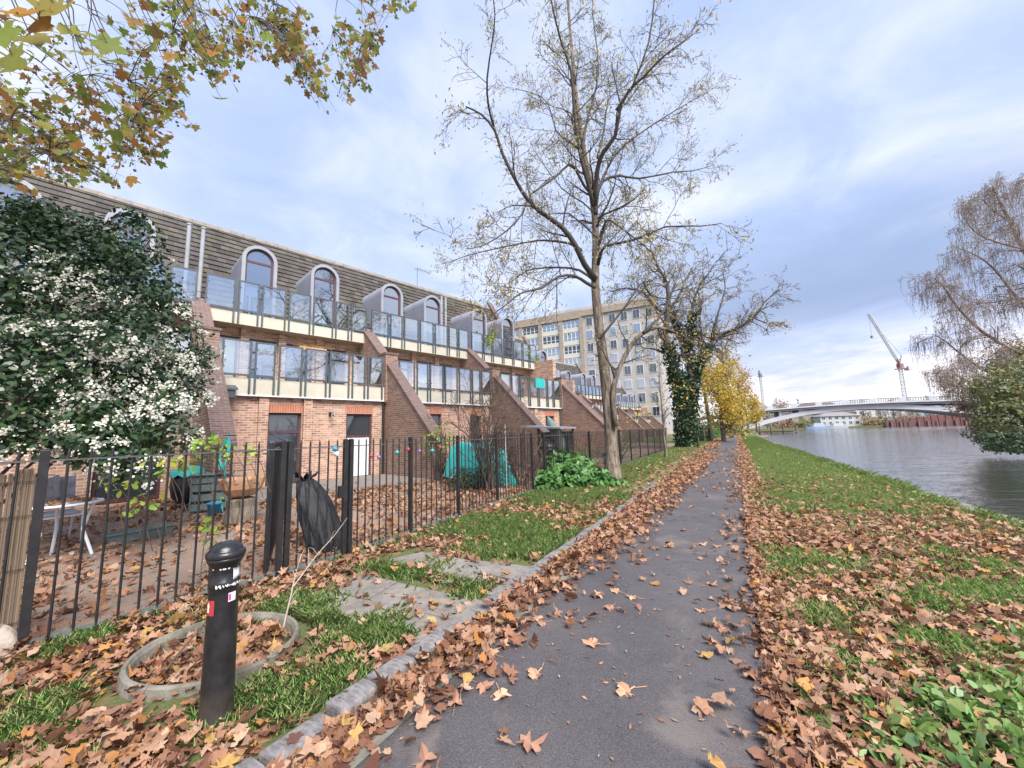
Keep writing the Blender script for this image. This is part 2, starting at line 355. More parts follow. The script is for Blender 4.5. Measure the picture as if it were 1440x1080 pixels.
# asphalt
m, n, p, o = nt('asphalt'); v = coords(n)
r = ramp(n, [(.058,.053,.058),(.098,.090,.094)], [.3,.7]); n.links.new(noise(n, v, .9, 8, .7), r.inputs[0])
sp = ramp(n, [(.55,.55,.55),(1,1,1),(1.7,1.6,1.6)], [.3,.5,.74]); n.links.new(noise(n, v, 150, 3, .6), sp.inputs[0])
k = mixc(n, 1.0, r.outputs[0], sp.outputs[0], 'MULTIPLY')
st = ramp(n, [(0,0,0),(1,1,1)], [.55,.68]); n.links.new(noise(n, v, 1.5, 6, .6, .7), st.inputs[0])
k = mixc(n, math_(n,'MULTIPLY', st.outputs[0], .55), k, (.19,.16,.145))
cw = n.nodes.new('ShaderNodeTexVoronoi'); cw.feature = 'DISTANCE_TO_EDGE'; cw.inputs['Scale'].default_value = .55
wv = n.nodes.new('ShaderNodeVectorMath'); wv.operation = 'ADD'; nz = n.nodes.new('ShaderNodeTexNoise'); nz.inputs['Scale'].default_value = 2.2; nz.inputs['Detail'].default_value = 6; n.links.new(v, nz.inputs['Vector']); n.links.new(v, wv.inputs[0]); n.links.new(nz.outputs['Color'], wv.inputs[1]); n.links.new(wv.outputs[0], cw.inputs['Vector'])
ck = math_(n,'MULTIPLY', math_(n,'LESS_THAN', cw.outputs['Distance'], .004), math_(n,'GREATER_THAN', noise(n, v, .8, 3), .52))
k = mixc(n, math_(n,'MULTIPLY', ck, .7), k, (.025,.022,.022))
gr = ramp(n, [(0,0,0),(1,1,1)], [.72,.75]); n.links.new(noise(n, v, 60, 2, .5), gr.inputs[0]); k = mixc(n, math_(n,'MULTIPLY', gr.outputs[0], .5), k, (.24,.21,.19))
n.links.new(k, p.inputs['Base Color'])
rr = n.nodes.new('ShaderNodeMapRange'); n.links.new(noise(n, v, .8, 4), rr.inputs[0]); rr.inputs[1].default_value=.35; rr.inputs[2].default_value=.65; rr.inputs[3].default_value=.5; rr.inputs[4].default_value=.8
n.links.new(rr.outputs[0], p.inputs['Roughness']); bump(n, noise(n, v, 130, 3, .6), p, .55, .008); M['asphalt'] = m
strip('towpath', lambda s: -1.92, lambda s: .06+.05*math.sin(s*1.3)+.03*math.sin(s*3.1), -6, 66, 0.016, M['asphalt'], .4)
# concrete channel beside the kerb
strip('channel', -1.92, lambda s: -1.64+.02*math.sin(2*s), -6, 11, .021, M['concrete'], .5)
# side of the path turning towards the bridge, covered in leaves
tag(MB().add([path(61.5,-5,.03), path(61.5,3.2,.03), path(66,4,.03), path(66,-5,.03)], [(0,1,2,3)]).build('cross_path', groundmat('leafy_path', (.40,.19,.10), (.30,.15,.08), (.45,.24,.13), 2, 9)), kind='structure')
# kerb stones
kp = MB().box(-.40,.40,-.075,.075,-.05,.085)
k0 = kp.build('kerb_stone', M['granite'], bevel=.022)
def setkerb(o, s, L, first=False):
    o.location = path(s, -1.975+random.uniform(-.012,.012), random.uniform(-.016,.008)); o.rotation_euler = (random.uniform(-.05,.05), random.uniform(-.03,.03), PI/2-R_(30)+random.uniform(-.012,.012))
    o.scale = (L/.82, random.uniform(.92,1.08), 1)
    tag(o, 'grey granite kerb stone in the row between the path and the left verge', 'kerb stone', 'granite kerb stones edging the path')
s = -2.0; first = True
while s < 10.6:
    L = random.choice([.21,.24,.27,.30,.34])
    o = k0 if first else k0.copy()
    if not first: COL.objects.link(o)
    setkerb(o, s+L/2, L-.018); first = False; s += L
# paving slabs by the gate (two flagged patches through the verge)
def slabs(pts, nu, nv, z):
    P = [G(*q, z) for q in pts]; mb = MB()
    for i in range(nu):
        for j in range(nv):
            def at(u, v):
                return P[0].lerp(P[1], u).lerp(P[3].lerp(P[2], u), v)
            g = .012
            q = [at((i+g)/nu,(j+g)/nv), at((i+1-g)/nu,(j+g)/nv), at((i+1-g)/nu,(j+1-g)/nv), at((i+g)/nu,(j+1-g)/nv)]
            dz = random.uniform(-.006,.006); mb.prism([a+Vector((0,0,-.04)) for a in q], (0,0,.04+dz))
    return tag(mb.build('paving', M['slab'], bevel=.006), kind='structure')
slabs([(412,862),(505,806),(695,848),(585,905)], 2, 3, .075)
slabs([(515,793),(592,776),(762,799),(700,838)], 2, 3, .078)

# ------------------------------------------------------------------ leaf litter and grass
rng = np.random.default_rng(3)
def vnoise(x, y, seed, f):
    r = np.random.default_rng(seed); out = 0
    for k in range(9):
        a = r.uniform(0, 2*PI); w = f*r.uniform(.5,1.9); out = out + np.sin(w*(x*math.cos(a)+y*math.sin(a)) + r.uniform(0,6.28))
    return out/4.5
def to_sn(p): return p.dot(PS), p.dot(PN)
def sn_arr(pts): return [to_sn(G(*q)) for q in pts]
green_l = [(x,y,r) for (x,y),r in zip(sn_arr([(435,985),(430,870),(700,745),(745,770),(620,825),(150,845),(40,1040),(520,905),(790,700),(370,1000),(100,920),(560,805),(650,835)]),
                             [.27,.28,.65,.6,.34,.38,.17,.25,1.1,.2,.16,.28,.30])]
def green_mask(s, n):
    g = np.zeros_like(s)
    for a, b, r in green_l: g = np.maximum(g, np.clip(1.6-np.hypot(s-a, n-b)/r+.35*vnoise(s,n,23,9), 0, 1)*np.clip(.75+.5*vnoise(s,n,24,6),.15,1))
    return g
green_r = sn_arr([(1140,870),(1190,940),(1330,910),(1110,790),(1400,840),(1300,850),(1090,700),(1230,700)])
def verge_r_green(s, n):
    g = np.clip(vnoise(s, n, 21, 2.2)*1.0+vnoise(s, n, 22, 7)*.7-.40, 0, 1)
    for (a, b), r in zip(green_r, [.22,.15,.16,.5,.3,.22,1.2,1.0]): g = np.maximum(g, np.clip(1.5-np.hypot(s-a, n-b)/r+.35*vnoise(s,n,25,9), 0, 1)*np.clip(.75+.5*vnoise(s,n,26,6),.15,1))
    g = np.maximum(g, np.clip((s-7)/9, 0, .75)*(n > .45))
    return g
def pw(s, n, z): return np.stack([s*PS.x+n*PN.x, s*PS.y+n*PN.y, z], 1)
M['under'] = imat('matted_leaf', [(.12,.055,.04),(.24,.115,.075),(.33,.17,.11),(.20,.09,.06),(.40,.23,.15)], .6, .05, .35, mottle=.6)
def litter(name, s0, s1, n0, n1, dens, keep, zbase, size, outline, seed, label, lift=.05, curl=.95, spread=.48, under=False):
    r = np.random.default_rng(seed); N = int(dens*(s1-s0)*(n1-n0))
    s = r.uniform(s0,s1,N); n = r.uniform(n0,n1,N); k = r.uniform(0,1,N) < keep(s,n); s, n = s[k], n[k]
    z = zbase + np.abs(r.normal(size=len(s)))*lift*.5 + .008
    o = leaves(name, pw(s,n,z), size, outline, M['litter'], None, np.array([0,0,1.0]), spread, curl, seed, .5)
    if under:                                         # older leaves matted flat beneath the fresh ones
        k = r.uniform(0,1,len(s)) < .75; j = r.normal(size=(2,k.sum()))*.05
        u_ = leaves('matted_leaves', pw(s[k]+j[0],n[k]+j[1],np.full(k.sum(),zbase+.006)), size, outline, M['under'], None, np.array([0,0,1.0]), .12, .3, seed+500, .45); tag(u_, label.replace('brown','dark flattened'), 'leaf litter', kind='stuff')
    return tag(o, label, 'leaf litter', kind='stuff')
ring_c = to_sn(G(303,930,.03)); slab_p = [sn_arr(q) for q in ([(412,862),(505,806),(695,848),(585,905)], [(515,793),(592,776),(762,799),(700,838)])]
def openl(s, n):                                      # where the leaves have been trodden or blown away
    k = np.ones_like(s); d = np.hypot(s-ring_c[0], n-ring_c[1]); k = np.where((d > .36) & (d < .58), np.where(n-ring_c[1] > -.1, .12, .55), np.where(d < .4, .3, k))
    for P in slab_p:
        ins = np.ones(len(s), bool); sg = 0
        for (a,b),(c,e) in zip(P, P[1:]+P[:1]): cr = (c-a)*(n-b)-(e-b)*(s-a); sg = sg or np.sign(((P[1][0]-P[0][0])*(P[2][1]-P[0][1])-(P[1][1]-P[0][1])*(P[2][0]-P[0][0]))); ins &= cr*sg > 0
        k = np.where(ins, np.clip(.22+.5*vnoise(s,n,77,5),.03,.8), k)
    return k
one = lambda s, n: np.ones_like(s)
litter('fallen_leaves', -.6, 8, -4.5, -2.07, 640, lambda s,n: np.clip(.80-1.2*green_mask(s,n)-.35*((s>1.9)&(s<5.6)&(n<-2.4)), .05, 1)*np.where(s>4.5,.5,1)*openl(s,n), .065, .083, LITTER, 11, 'brown plane leaves strewn over the left verge by the fence', .05, under=True)
litter('fallen_leaves', 8, 34, -4.4, -2.0, 100, lambda s,n: np.clip(.5-(n+2.0)*-.28+.25*vnoise(s,n,5,1.5), .05, 1)*np.clip(1.2-s/40,.2,1), .06, .12, LEAF5, 12, 'brown leaves scattered on the grass past the big tree')
litter('fallen_leaves', -.6, 26, -1.9, -1.1, 950, lambda s,n: np.clip(np.exp(-(n+1.80)/(.085+.016*s)+.4*vnoise(s,n,8,3))*1.1, .02, 1), .03, .085, LITTER, 13, 'brown leaves drifted thickly along the kerb', .08, .95, .6, True)
litter('fallen_leaves', -.6, 14, .0, 3.2, 640, lambda s,n: np.clip((.86-1.15*verge_r_green(s,n))*np.clip(1.12-s/11-.10*np.clip(n-2.2,0,1),.0,1)+.8*np.exp(-n/.2), .04, 1), .02, .078, LITTER, 14, 'brown plane leaves lying thick on the right verge', .04, under=True)
litter('fallen_leaves', 6, 34, .0, 3.0, 200, lambda s,n: np.clip(.42-.5*verge_r_green(s,n)+.9*np.exp(-n/.3)-np.clip((s-13)/14,0,.5)*(n>.5), .03, 1), .02, .095, LEAF5, 15, 'brown leaves thinning out over the far right verge', .03)
litter('fallen_leaves', -.6, 30, -.34, .14, 330, lambda s,n: np.clip(np.exp(-(.1-n)/.12)+.1, .02, 1)*np.clip(.5+.6*vnoise(s,n*0,33,2),0.1,1), .022, .085, LITTER, 16, 'brown leaves along the ragged right edge of the path', .04)
litter('fallen_leaves', 30, 62, -2.3, -1.35, 60, one, .03, .14, LEAF5, 17, 'brown leaves along the far left edge of the path')
litter('fallen_leaves', 30, 62, -.1, .45, 60, one, .03, .14, LEAF5, 18, 'brown leaves along the far right edge of the path')
litter('fallen_leaves', .8, 9, -14, -4.6, 150, lambda s,n: np.clip(np.where(s<5.0,.42,.8)+.5*vnoise(s,n,41,1.6), .06, 1), .006, .10, LITTER, 19, 'brown leaves covering the fenced gardens', .06)
litter('fallen_leaves', 9, 16, -11, -4.6, 130, lambda s,n: np.clip(.8+.3*vnoise(s,n,41,1.2), .1, 1), .006, .105, LEAF5, 20, 'brown leaves in the gardens beyond the turquoise cover', .05)
def fine(name, s0, s1, n0, n1, dens, seed, label):
    r = np.random.default_rng(seed); N = int(dens*(s1-s0)*(n1-n0)); s = r.uniform(s0,s1,N); n = r.uniform(n0,n1,N)
    o = leaves(name, pw(s,n,np.full(N,.024)), .03, SLIM*np.array([1.6,1]), M['litter'], None, np.array([0,0,3.0]), .5, .3, seed, .6); return tag(o, label, 'leaf fragments', kind='stuff')
litter('fallen_leaves', 3.2, 30, -1.7, 0, 26, lambda s,n: np.clip(.12+.03*s+.5*vnoise(s,n,61,1.3), .03, .9), .02, .075, LITTER, 23, 'brown leaves scattered thinly across the middle of the path', .02)
fine('leaf_fragments', 0, 26, -2.0, .05, 34, 22, 'small scraps of leaf and seed scattered over the dark path')
# single leaves lying on the asphalt
litleaf = None
def single(px, py, size, label, group, rz=None):
    global litleaf
    p = G(px, py, .022)
    k = random.randint(0,3)
    vs = []
    for x, y in MAPLE:
        vs.append((x*size, y*size, size*(.22*(x*x+y*y)+.10*math.sin(7*x+k)+.08*math.cos(9*y+k))+.004))
    mb = MB().add(vs+[(0,0,.002)], [(i,(i+1)%len(vs),len(vs)) for i in range(len(vs))])
    mb.bar((0,-.5*size,.004),(random.uniform(-.3,.3)*size,-1.05*size,.012), .0035)
    o = mb.build('plane_leaf', M['sleaf'][k]); o.location = p; o.rotation_euler = (random.uniform(-.12,.12), random.uniform(-.12,.12), rz if rz is not None else random.uniform(0,6.28))
    return tag(o, label, 'leaf', group)
M['sleaf'] = [pmat('single_leaf', a, b, 22, .7, .2, 90) for a, b in (((.48,.285,.175),(.36,.19,.115)), ((.38,.21,.14),(.26,.13,.085)), ((.55,.35,.22),(.43,.25,.15)), ((.32,.165,.11),(.22,.105,.07)))]
single(746,1046,.15,'large tan leaf with a long stalk lying flat at the path foot','single leaves on the path', R_(-75))
single(598,1070,.13,'pale tan leaf cut by the bottom edge of the photo',None, .4)
single(880,972,.125,'tan leaf lying alone in the middle of the path','single leaves on the path', 2)
single(832,905,.125,'brown curled leaf left of the middle of the path','single leaves on the path', 1)
for px, py in ((754,945),(696,921),(712,905),(683,938),(757,868),(760,880),(716,899),(803,832),(804,806),(805,868),(678,965),(722,880),(834,838),(855,852),(868,828),(892,842),(845,790),(867,765),(905,790),(938,772),(960,745),(925,730),(975,712),(1003,900),(1018,890),(1022,850),(985,860),(1000,820),(1010,770),(1060,950),(1012,790),(1020,745),(940,700),(900,755),(985,765),(706,975),(640,985),(650,968)):
    single(px+random.uniform(-4,4), py+random.uniform(-4,4), random.uniform(.085,.125), 'single curled brown leaf lying on the dark asphalt path', 'brown leaves on the asphalt')
def blades(name, s, n, z, hgt, seed, label):
    r = np.random.default_rng(seed); N = len(s); C = pw(s,n,np.full(N,z))
    a = r.uniform(0,2*PI,N); lean = r.uniform(.2,1.3,N)*hgt; w = .0026*r.uniform(.7,1.5,N); h = hgt*r.uniform(.5,1.2,N)
    dx, dy = np.cos(a), np.sin(a); W = np.stack([-dy*w,dx*w,0*w],1); T = C+np.stack([dx*lean*.35,dy*lean*.35,h*.65],1); Q = C+np.stack([dx*lean,dy*lean,h],1)
    V = np.stack([C-W, C+W, T+W*.7, Q, T-W*.7],1).reshape(-1,3)
    return tag(np_mesh(name, V, 5, M['blade']), label, 'grass', kind='stuff')
N = 230000; s = rng.uniform(-.3,9,N); n = rng.uniform(-4.45,-2.07,N)
keep = rng.uniform(0,1,N) < np.clip(green_mask(s,n)*1.1+.10*(vnoise(s,n,9,3)>0), 0, 1)*np.clip(1.25-s/12,.3,1)*np.clip(openl(s,n)*1.3-.25,.02,1)
blades('grass', s[keep], n[keep], .05, .072, 31, 'green grass tufts between the leaves on the left verge')
N = 260000; s = rng.uniform(-.2,13,N); n = rng.uniform(.1,3.2,N)
keep = rng.uniform(0,1,N) < np.clip(verge_r_green(s,n)*.9+.09*(vnoise(s,n,19,3)>0), 0, 1)*np.clip(1.2-s/11,.12,1)
blades('grass', s[keep], n[keep], .01, .065, 32, 'green grass showing through the leaves on the right verge')
N = 60000; s = rng.uniform(9,30,N); n = rng.uniform(-4.4,-2.5,N)
blades('grass', s, n, .05, .06, 33, 'short green grass beyond the big tree')
N = 40000; s = rng.uniform(10,30,N); n = rng.uniform(.5,3.0,N)
blades('grass', s, n, .01, .06, 34, 'short green grass along the far right verge')
# grass along the water's edge
N = 9000; s = rng.uniform(0,34,N); n = np.array([bank_n(x) for x in s])+rng.normal(size=N)*.08-.03
N = 45000; s = rng.uniform(29,64,N); n = rng.uniform(.3,2.4,N); blades('grass', s, n, .01, .08, 36, 'mown green grass along the distant right verge')
N = 45000; s = rng.uniform(29,61,N); n = rng.uniform(-4.4,-2.6,N); blades('grass', s, n, .05, .08, 37, 'mown green grass along the distant left verge')
N = 9000; s = rng.uniform(0,34,N); n = np.array([bank_n(x) for x in s])+rng.normal(size=N)*.08-.03
kk = rng.uniform(0,1,N) < np.clip(.35+.7*vnoise(s,n*0,71,3.5),.05,1); s, n = s[kk], n[kk]; blades('bank_grass', s, n, .0, .15, 35, 'long grass fringing the edge of the river bank')
# ------------------------------------------------------------------ the brick terrace
AZ = R_(43.2); BD = Vector((math.sin(AZ), math.cos(AZ), 0)); BM = Vector((math.cos(AZ), -math.sin(AZ), 0))
def W(u, v, z=0.0, pd=14.0): return BD*u - BM*(pd-v) + Vector((0,0,z))
def wall(mb, x0, x1, z0, z1, y0, y1, ops=()):
    """wall slab between y0 and y1 with rectangular openings (xa,xb,za,zb)"""
    xs = sorted({x0,x1,*[o[0] for o in ops],*[o[1] for o in ops]})
    for a, b in zip(xs, xs[1:]):
        cut = sorted((o[2],o[3]) for o in ops if o[0] <= a and o[1] >= b); z = z0
        for c, d in cut:
            if c > z+1e-4: mb.box(a,b,y0,y1,z,c)
            z = d
        if z < z1-1e-4: mb.box(a,b,y0,y1,z,z1)
def framed(root, name, x0, x1, z0, z1, y, transom=None, solid=False, glass='wglass', mull=None):
    fr = MB(); t = .07; yb = y+.06
    fr.box(x0,x0+t,y,yb,z0,z1).box(x1-t,x1,y,yb,z0,z1).box(x0+t,x1-t,y,yb,z1-t,z1).box(x0+t,x1-t,y,yb,z0,z0+t*1.3)
    if transom: fr.box(x0+t,x1-t,y,yb,transom-.04,transom+.04)
    if mull: fr.box(mull-.035,mull+.035,y+.003,yb,z0+t*1.3,z1-t)
    o = fr.build(name, M['purple'], root)
    top0 = transom+.04 if (transom and solid) else z0
    MB().box(x0+.02,x1-.02,y+.025,y+.035,top0,z1-.02).build('pane', M[glass], o)
    if solid: MB().box(x0+.05,x1-.05,y+.02,y+.045,z0+.05,transom-.02).build('door_panel', M['white'], o)
    return o
BAY = 5.8; ZR = 10.75
def panel(root, x0, x1, y, zb, z0, z1, proto=None):
    fr = MB(); w = .05
    fr.box(x0,x0+w,y,y+.05,zb,z1).box(x1-w,x1,y,y+.05,zb,z1)
    fr.box(x0+w,x1-w,y+.004,y+.046,z1-.05,z1-.003).box(x0+w,x1-w,y+.004,y+.046,z0+.05,z0+.11)
    for k in (.25,.75):
        for xx in (x0+w, x1-w-.03): fr.box(xx,xx+.03,y-.006,y+.02,z0+(z1-z0)*k,z0+(z1-z0)*k+.035)
    o = fr.build('railing_panel', M['rail'], root)
    MB().box(x0+w,x1-w,y+.018,y+.03,z0+.11,z1-.05).build('glass_pane', M['pane'], o)
PATT = [1.0,.76,.95,.95,.95,.68,.82]
def rail_bay(root, x0, x1, y, zb, z0, z1, patt=PATT):
    gap = .09; tot = sum(patt); k = (x1-x0-gap*(len(patt)+1))/tot; x = x0+gap
    for w in patt: panel(root, x, x+w*k, y, zb, z0, z1); x += w*k+gap
def dormer(root, xc, w, yf, detail=True):
    r = w/2; z0 = 5.98; zs = 8.88-r
    def arch(rad, zb, n=14): return [(xc-rad, zb)] + [(xc-rad*math.cos(PI*i/n), zs+rad*math.sin(PI*i/n)) for i in range(n+1)] + [(xc+rad, zb)]
    sh = MB(); A = arch(r, z0); n = len(A)
    back = lambda z: -(-3.0-(z-6.0)/1.583)+.05           # where the roof slope meets this height
    vs = [(x,yf,z) for x,z in A] + [(x,max(back(z),yf+.05),z) for x,z in A]
    sh.add(vs, [(i,i+1,n+i+1,n+i) for i in range(n-1)])
    o = sh.build('dormer', M['lead'], root)
    for q in o.data.polygons: q.use_smooth = abs(q.normal.z) > .02
    ri, B_ = arch(r+.02, z0), arch(r-.10, z0); rm = MB()
    vs = [(x,yf-.03,z) for x,z in ri] + [(x,yf-.03,z) for x,z in B_] + [(x,yf+.10,z) for x,z in ri] + [(x,yf+.10,z) for x,z in B_]
    rm.add(vs, [(i,i+1,n+i+1,n+i) for i in range(n-1)] + [(2*n+i,2*n+i+1,i+1,i) for i in range(n-1)] + [(n+i,n+i+1,3*n+i+1,3*n+i) for i in range(n-1)])
    rm.build('dormer_rim', M['leadrim'], o)
    C, Dd = arch(r-.10, z0), arch(r-.165, z0); fr = MB(); y = yf+.07
    vs = [(x,y,z) for x,z in C] + [(x,y,z) for x,z in Dd] + [(x,y+.06,z) for x,z in Dd]
    fr.add(vs, [(i,i+1,n+i+1,n+i) for i in range(n-1)] + [(n+i,n+i+1,2*n+i+1,2*n+i) for i in range(n-1)])
    for zz in (zs-.08, zs-1.0): fr.box(xc-r+.165, xc+r-.165, y+.002, y+.05, zz-.04, zz+.04)
    fr.build('window_frame', M['purple'], o)
    g = arch(r-.13, z0); MB().prism([(x,y+.03,z) for x,z in g], (0,.01,0)).build('pane', M['wglass'], o)
def wing(root, x, t=.36, reach=3.3):
    lo = MB(); x0, x1 = x-t/2, x+t/2; V = lambda v, z: (x0, -v, z)
    lo.prism([V(-.05,0),V(-.05,4.30),V(.25,4.30),V(reach,1.42),V(reach,0)], (t,0,0))
    w = lo.build('party_wall', M['brick_shaded'], root)
    MB().box(x-.26,x+.26,-.262,.30,2.84,4.74).build('pier', M['brick_shaded'], w)
    MB().prism([V(-2.7,3.44),V(-2.7,6.2),V(-1.95,6.2),V(-.26,4.72),V(-.26,3.44)], (t,0,0)).build('upper_wall', M['brick_shaded'], w)
    cp = MB(); o_ = .05
    def cop(a, b, h=.09):
        P = [(x0-o_,-a[0],a[1]),(x0-o_,-b[0],b[1]),(x0-o_,-b[0],b[1]+h),(x0-o_,-a[0],a[1]+h)]; cp.prism(P, (t+2*o_,0,0))
    cop((.27,4.285),(reach+.05,1.375)); cop((-1.95,6.2),(-.31,4.765)); cop((-2.7,6.203),(-1.95,6.203)); cp.box(x-.29,x+.29,-.29,.33,4.743,4.82)
    cp.build('coping', M['coping'], w)
    return w
def terrace(name, label, wings, pd, bays, ends, full=True, group=None, flues=(), roofx=None):
    """one stepped block of the terrace; local x runs along the front, -y faces the river"""
    root = thing(name, label, 'terrace', W(0,0,0,pd), PI/2-AZ, group)
    X0, X1 = wings[0], wings[-1]
    ops = [o for b in bays for o in b['ground']]
    mb = MB(); wall(mb, X0, X1, 0, 2.86, 0, .3, [o[:4] for o in ops]); mb.build('front_wall', M['brick'], root)
    sd = MB(); sd.box(X0,X0+.3,.302,9.2,0,6); sd.box(X1-.3,X1,.302,9.2,0,6); sd.box(X0+.3,X1-.3,8.9,9.2,0,6); sd.build('side_wall', M['brick'], root)
    bk = MB(); bk.box(X0+.31,X1-.31,3.2,3.3,0,5.5); bk.build('inner_wall', M['timber'], root)
    for o in ops:
        x0,x1,z0,z1,kind = o
        if kind == 'door': framed(root,'door',x0,x1,z0,z1,.12,z1-.62,False,'wglassd')
        elif kind == 'panel': framed(root,'door',x0,x1,z0+.02,z1,.08,z1-.82,True,'wglassd')
        elif kind == 'patio': framed(root,'patio_door',x0,x1,z0+.02,z1,.10,1.1,False,'wglassd')
        else: framed(root,'window',x0,x1,z0,z1,.10,None,False,'wglassd'); 
        if full: MB().box(x0-.03,x1+.03,-.006,.09,z1+.002,z1+.26).build('lintel', M['soldier'], root)
        if kind == 'win' and full: MB().box(x0-.06,x1+.06,-.05,.11,z0-.07,z0-.003).build('window_sill', M['concrete'], root)
    for b in bays:
        for px in b.get('piers', ()): MB().box(px,px+.27,-.10,-.002,0,2.862).build('pier', M['brick'], root)
    # lower balcony
    MB().box(X0,X1,-.15,3.2,2.87,3.42).build('balcony_fascia', M['cream'], root)
    MB().box(X0,X1,-.17,-.152,2.868,2.91).build('drip_edge', M['white'], root)
    # first floor, set back
    mw = MB(); mops = []
    for a, b in zip(wings, wings[1:]):
        for f0, f1 in ((.28,1.22),(1.55,2.45),(2.75,3.75),(4.2,5.1)): mops.append((a+f0, a+f1, 3.50, 5.25))
    wall(mw, X0, X1, 3.425, 5.55, 2.4, 2.7, mops); mw.build('upper_front_wall', M['brick'], root)
    for k, o in enumerate(mops): framed(root,'window',*o,2.47,4.75 if k%2 else None,False,('wglass','wcurt','wglassd','wglass','wcurt')[(k*7)%5])
    if full:
        pr = MB()
        for a in wings[:-1]:
            for f in (1.26,2.47,3.84): MB().box(a+f,a+f+.25,2.22,2.398,3.425,5.548).build('pier', M['brick'], root)
    MB().box(X0,X1,1.78,3.2,5.56,5.98).build('balcony_fascia', M['cream'], root)
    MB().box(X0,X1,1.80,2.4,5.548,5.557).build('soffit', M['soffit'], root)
    for i, (a, b) in enumerate(zip(wings, wings[1:])):
        rail_bay(root, a+.26, b-.26, -.21, 2.95, 3.42, 4.58); rail_bay(root, a+.02, b-.02, 1.72, 5.60, 5.98, 7.14)
    for w in wings: wing(root, w)
    # roof: courses of tiles stepping up the slope
    rx0, rx1 = roofx or (X0, X1)
    rf = MB(); nrow = 19; sl = (Vector((0,3.0,ZR-6.0))).normalized(); nm = Vector((0,-sl.z,sl.y)); LS = math.hypot(3.0, ZR-6.0)
    for k in range(nrow):
        a = Vector((0,3.0,6.0)) + sl*(LS*k/nrow); b = Vector((0,3.0,6.0)) + sl*(LS*(k+1)/nrow+.03)
        x = rx0-.05-(.15 if k % 2 else 0)
        while x < rx1:
            w = .30; xa, xb = max(x,rx0-.05), min(x+w-.004, rx1+.05); j = random.uniform(-.006,.006)
            if xb-xa > .02:
                t0 = .082+j; P = [a+nm*.035-sl*.03, a+nm*t0-sl*.03, b+nm*.03, b-nm*.03]
                rf.prism([Vector((xa,p.y,p.z)) for p in P], (xb-xa,0,0))
            x += w
    rf.prism([(rx0,3.02,6.0),(rx0,6.0,ZR-.03),(rx0,9.3,5.9)], (rx1-rx0,0,0))
    ro = rf.build('roof', M['tile'], root)
    rd = MB(); x = rx0-.06
    while x < rx1: rd.prism([(x,5.84,ZR-.12),(x,5.92,ZR+.05),(x,6.0,ZR+.10),(x,6.08,ZR+.05),(x,6.16,ZR-.12)], (.44,0,0)); x += .45
    rd.build('ridge_tiles', M['ridge'], ro)
    for xe in ends:
        gb = MB().prism([(xe-.15,2.9,5.98),(xe-.15,6.0,ZR+.30),(xe-.15,9.3,5.9)], (.3,0,0)).build('gable_wall', M['brick_shaded'], root)
        MB().prism([(xe-.2,2.8,6.02),(xe-.2,6.0,ZR+.32),(xe-.2,6.0,ZR+.45),(xe-.2,2.7,6.10)], (.4,0,0)).build('coping', M['coping'], gb)
    for b in bays:
        for xc in b['dormers']: dormer(root, xc, 1.12, 2.45)
    for fx in flues:
        f = MB().tube([(fx,3.25,5.98),(fx,3.25,9.35)], .065, 10).lathe([(.085,0),(.085,.05),(.02,.06)], 10, (fx,3.25,9.3)).lathe([(.08,0),(.08,.06)], 10, (fx,3.25,6.9))
        f.build('flue', M['pipe'], root, smooth=False)
    return root
bays0 = [dict(ground=[(-8.2,-7.2,0,2.38,'door'),(-6.2,-5.2,1.1,2.4,'win')], dormers=(-7.9,-5.5), piers=()),
         dict(ground=[(-2.6,-1.6,0,2.38,'door'),(-.10,1.15,0.05,2.25,'patio')], dormers=(-2.2,.15), piers=(-2.9,)),
         dict(ground=[(3.56,4.55,0,2.38,'door'),(6.05,7.04,0,2.38,'panel')], dormers=(3.67,6.07), piers=(3.28,4.58)),
         dict(ground=[(9.68,10.28,1.25,2.43,'win'),(11.93,12.65,0,2.38,'door')], dormers=(9.2,11.58), piers=(11.2,12.75)),
         dict(ground=[(14.9,15.85,0,2.38,'door'),(17.67,18.51,1.2,2.43,'win')], dormers=(14.87,17.27), piers=(16.6,))]
T1 = terrace('terrace_block', 'nearest long brick terrace block with glass balconies and arched dormers', [-9.7,-3.9,1.9,7.7,13.5,19.3], 14.0, bays0, [19.15], flues=(1.62,2.02,12.72,13.0))
def simple_bays(ws): return [dict(ground=[(a+1.6,a+2.5,0,2.38,'door'),(a+4.1,a+4.9,1.2,2.43,'win')], dormers=(a+1.8,a+4.2), piers=()) for a in ws[:-1]]
w2 = [17.0,22.8,28.6]; T2 = terrace('terrace_block', 'second brick terrace block, stepped back behind the end gable of the nearest', w2, 18.9, simple_bays(w2), [28.45], False)
w3 = [28.7,34.5,40.3,46.1]; T3 = terrace('terrace_block', 'third brick terrace block, half hidden by the big tree trunk', w3, 24.4, simple_bays(w3), [45.95], False)
w4 = [50,55.8,61.6,67.4,73.2,79]; T4 = terrace('terrace_block', 'farthest brick terrace block, a row of small dormers right of the big trunk', w4, 34.6, simple_bays(w4), [78.85], False)
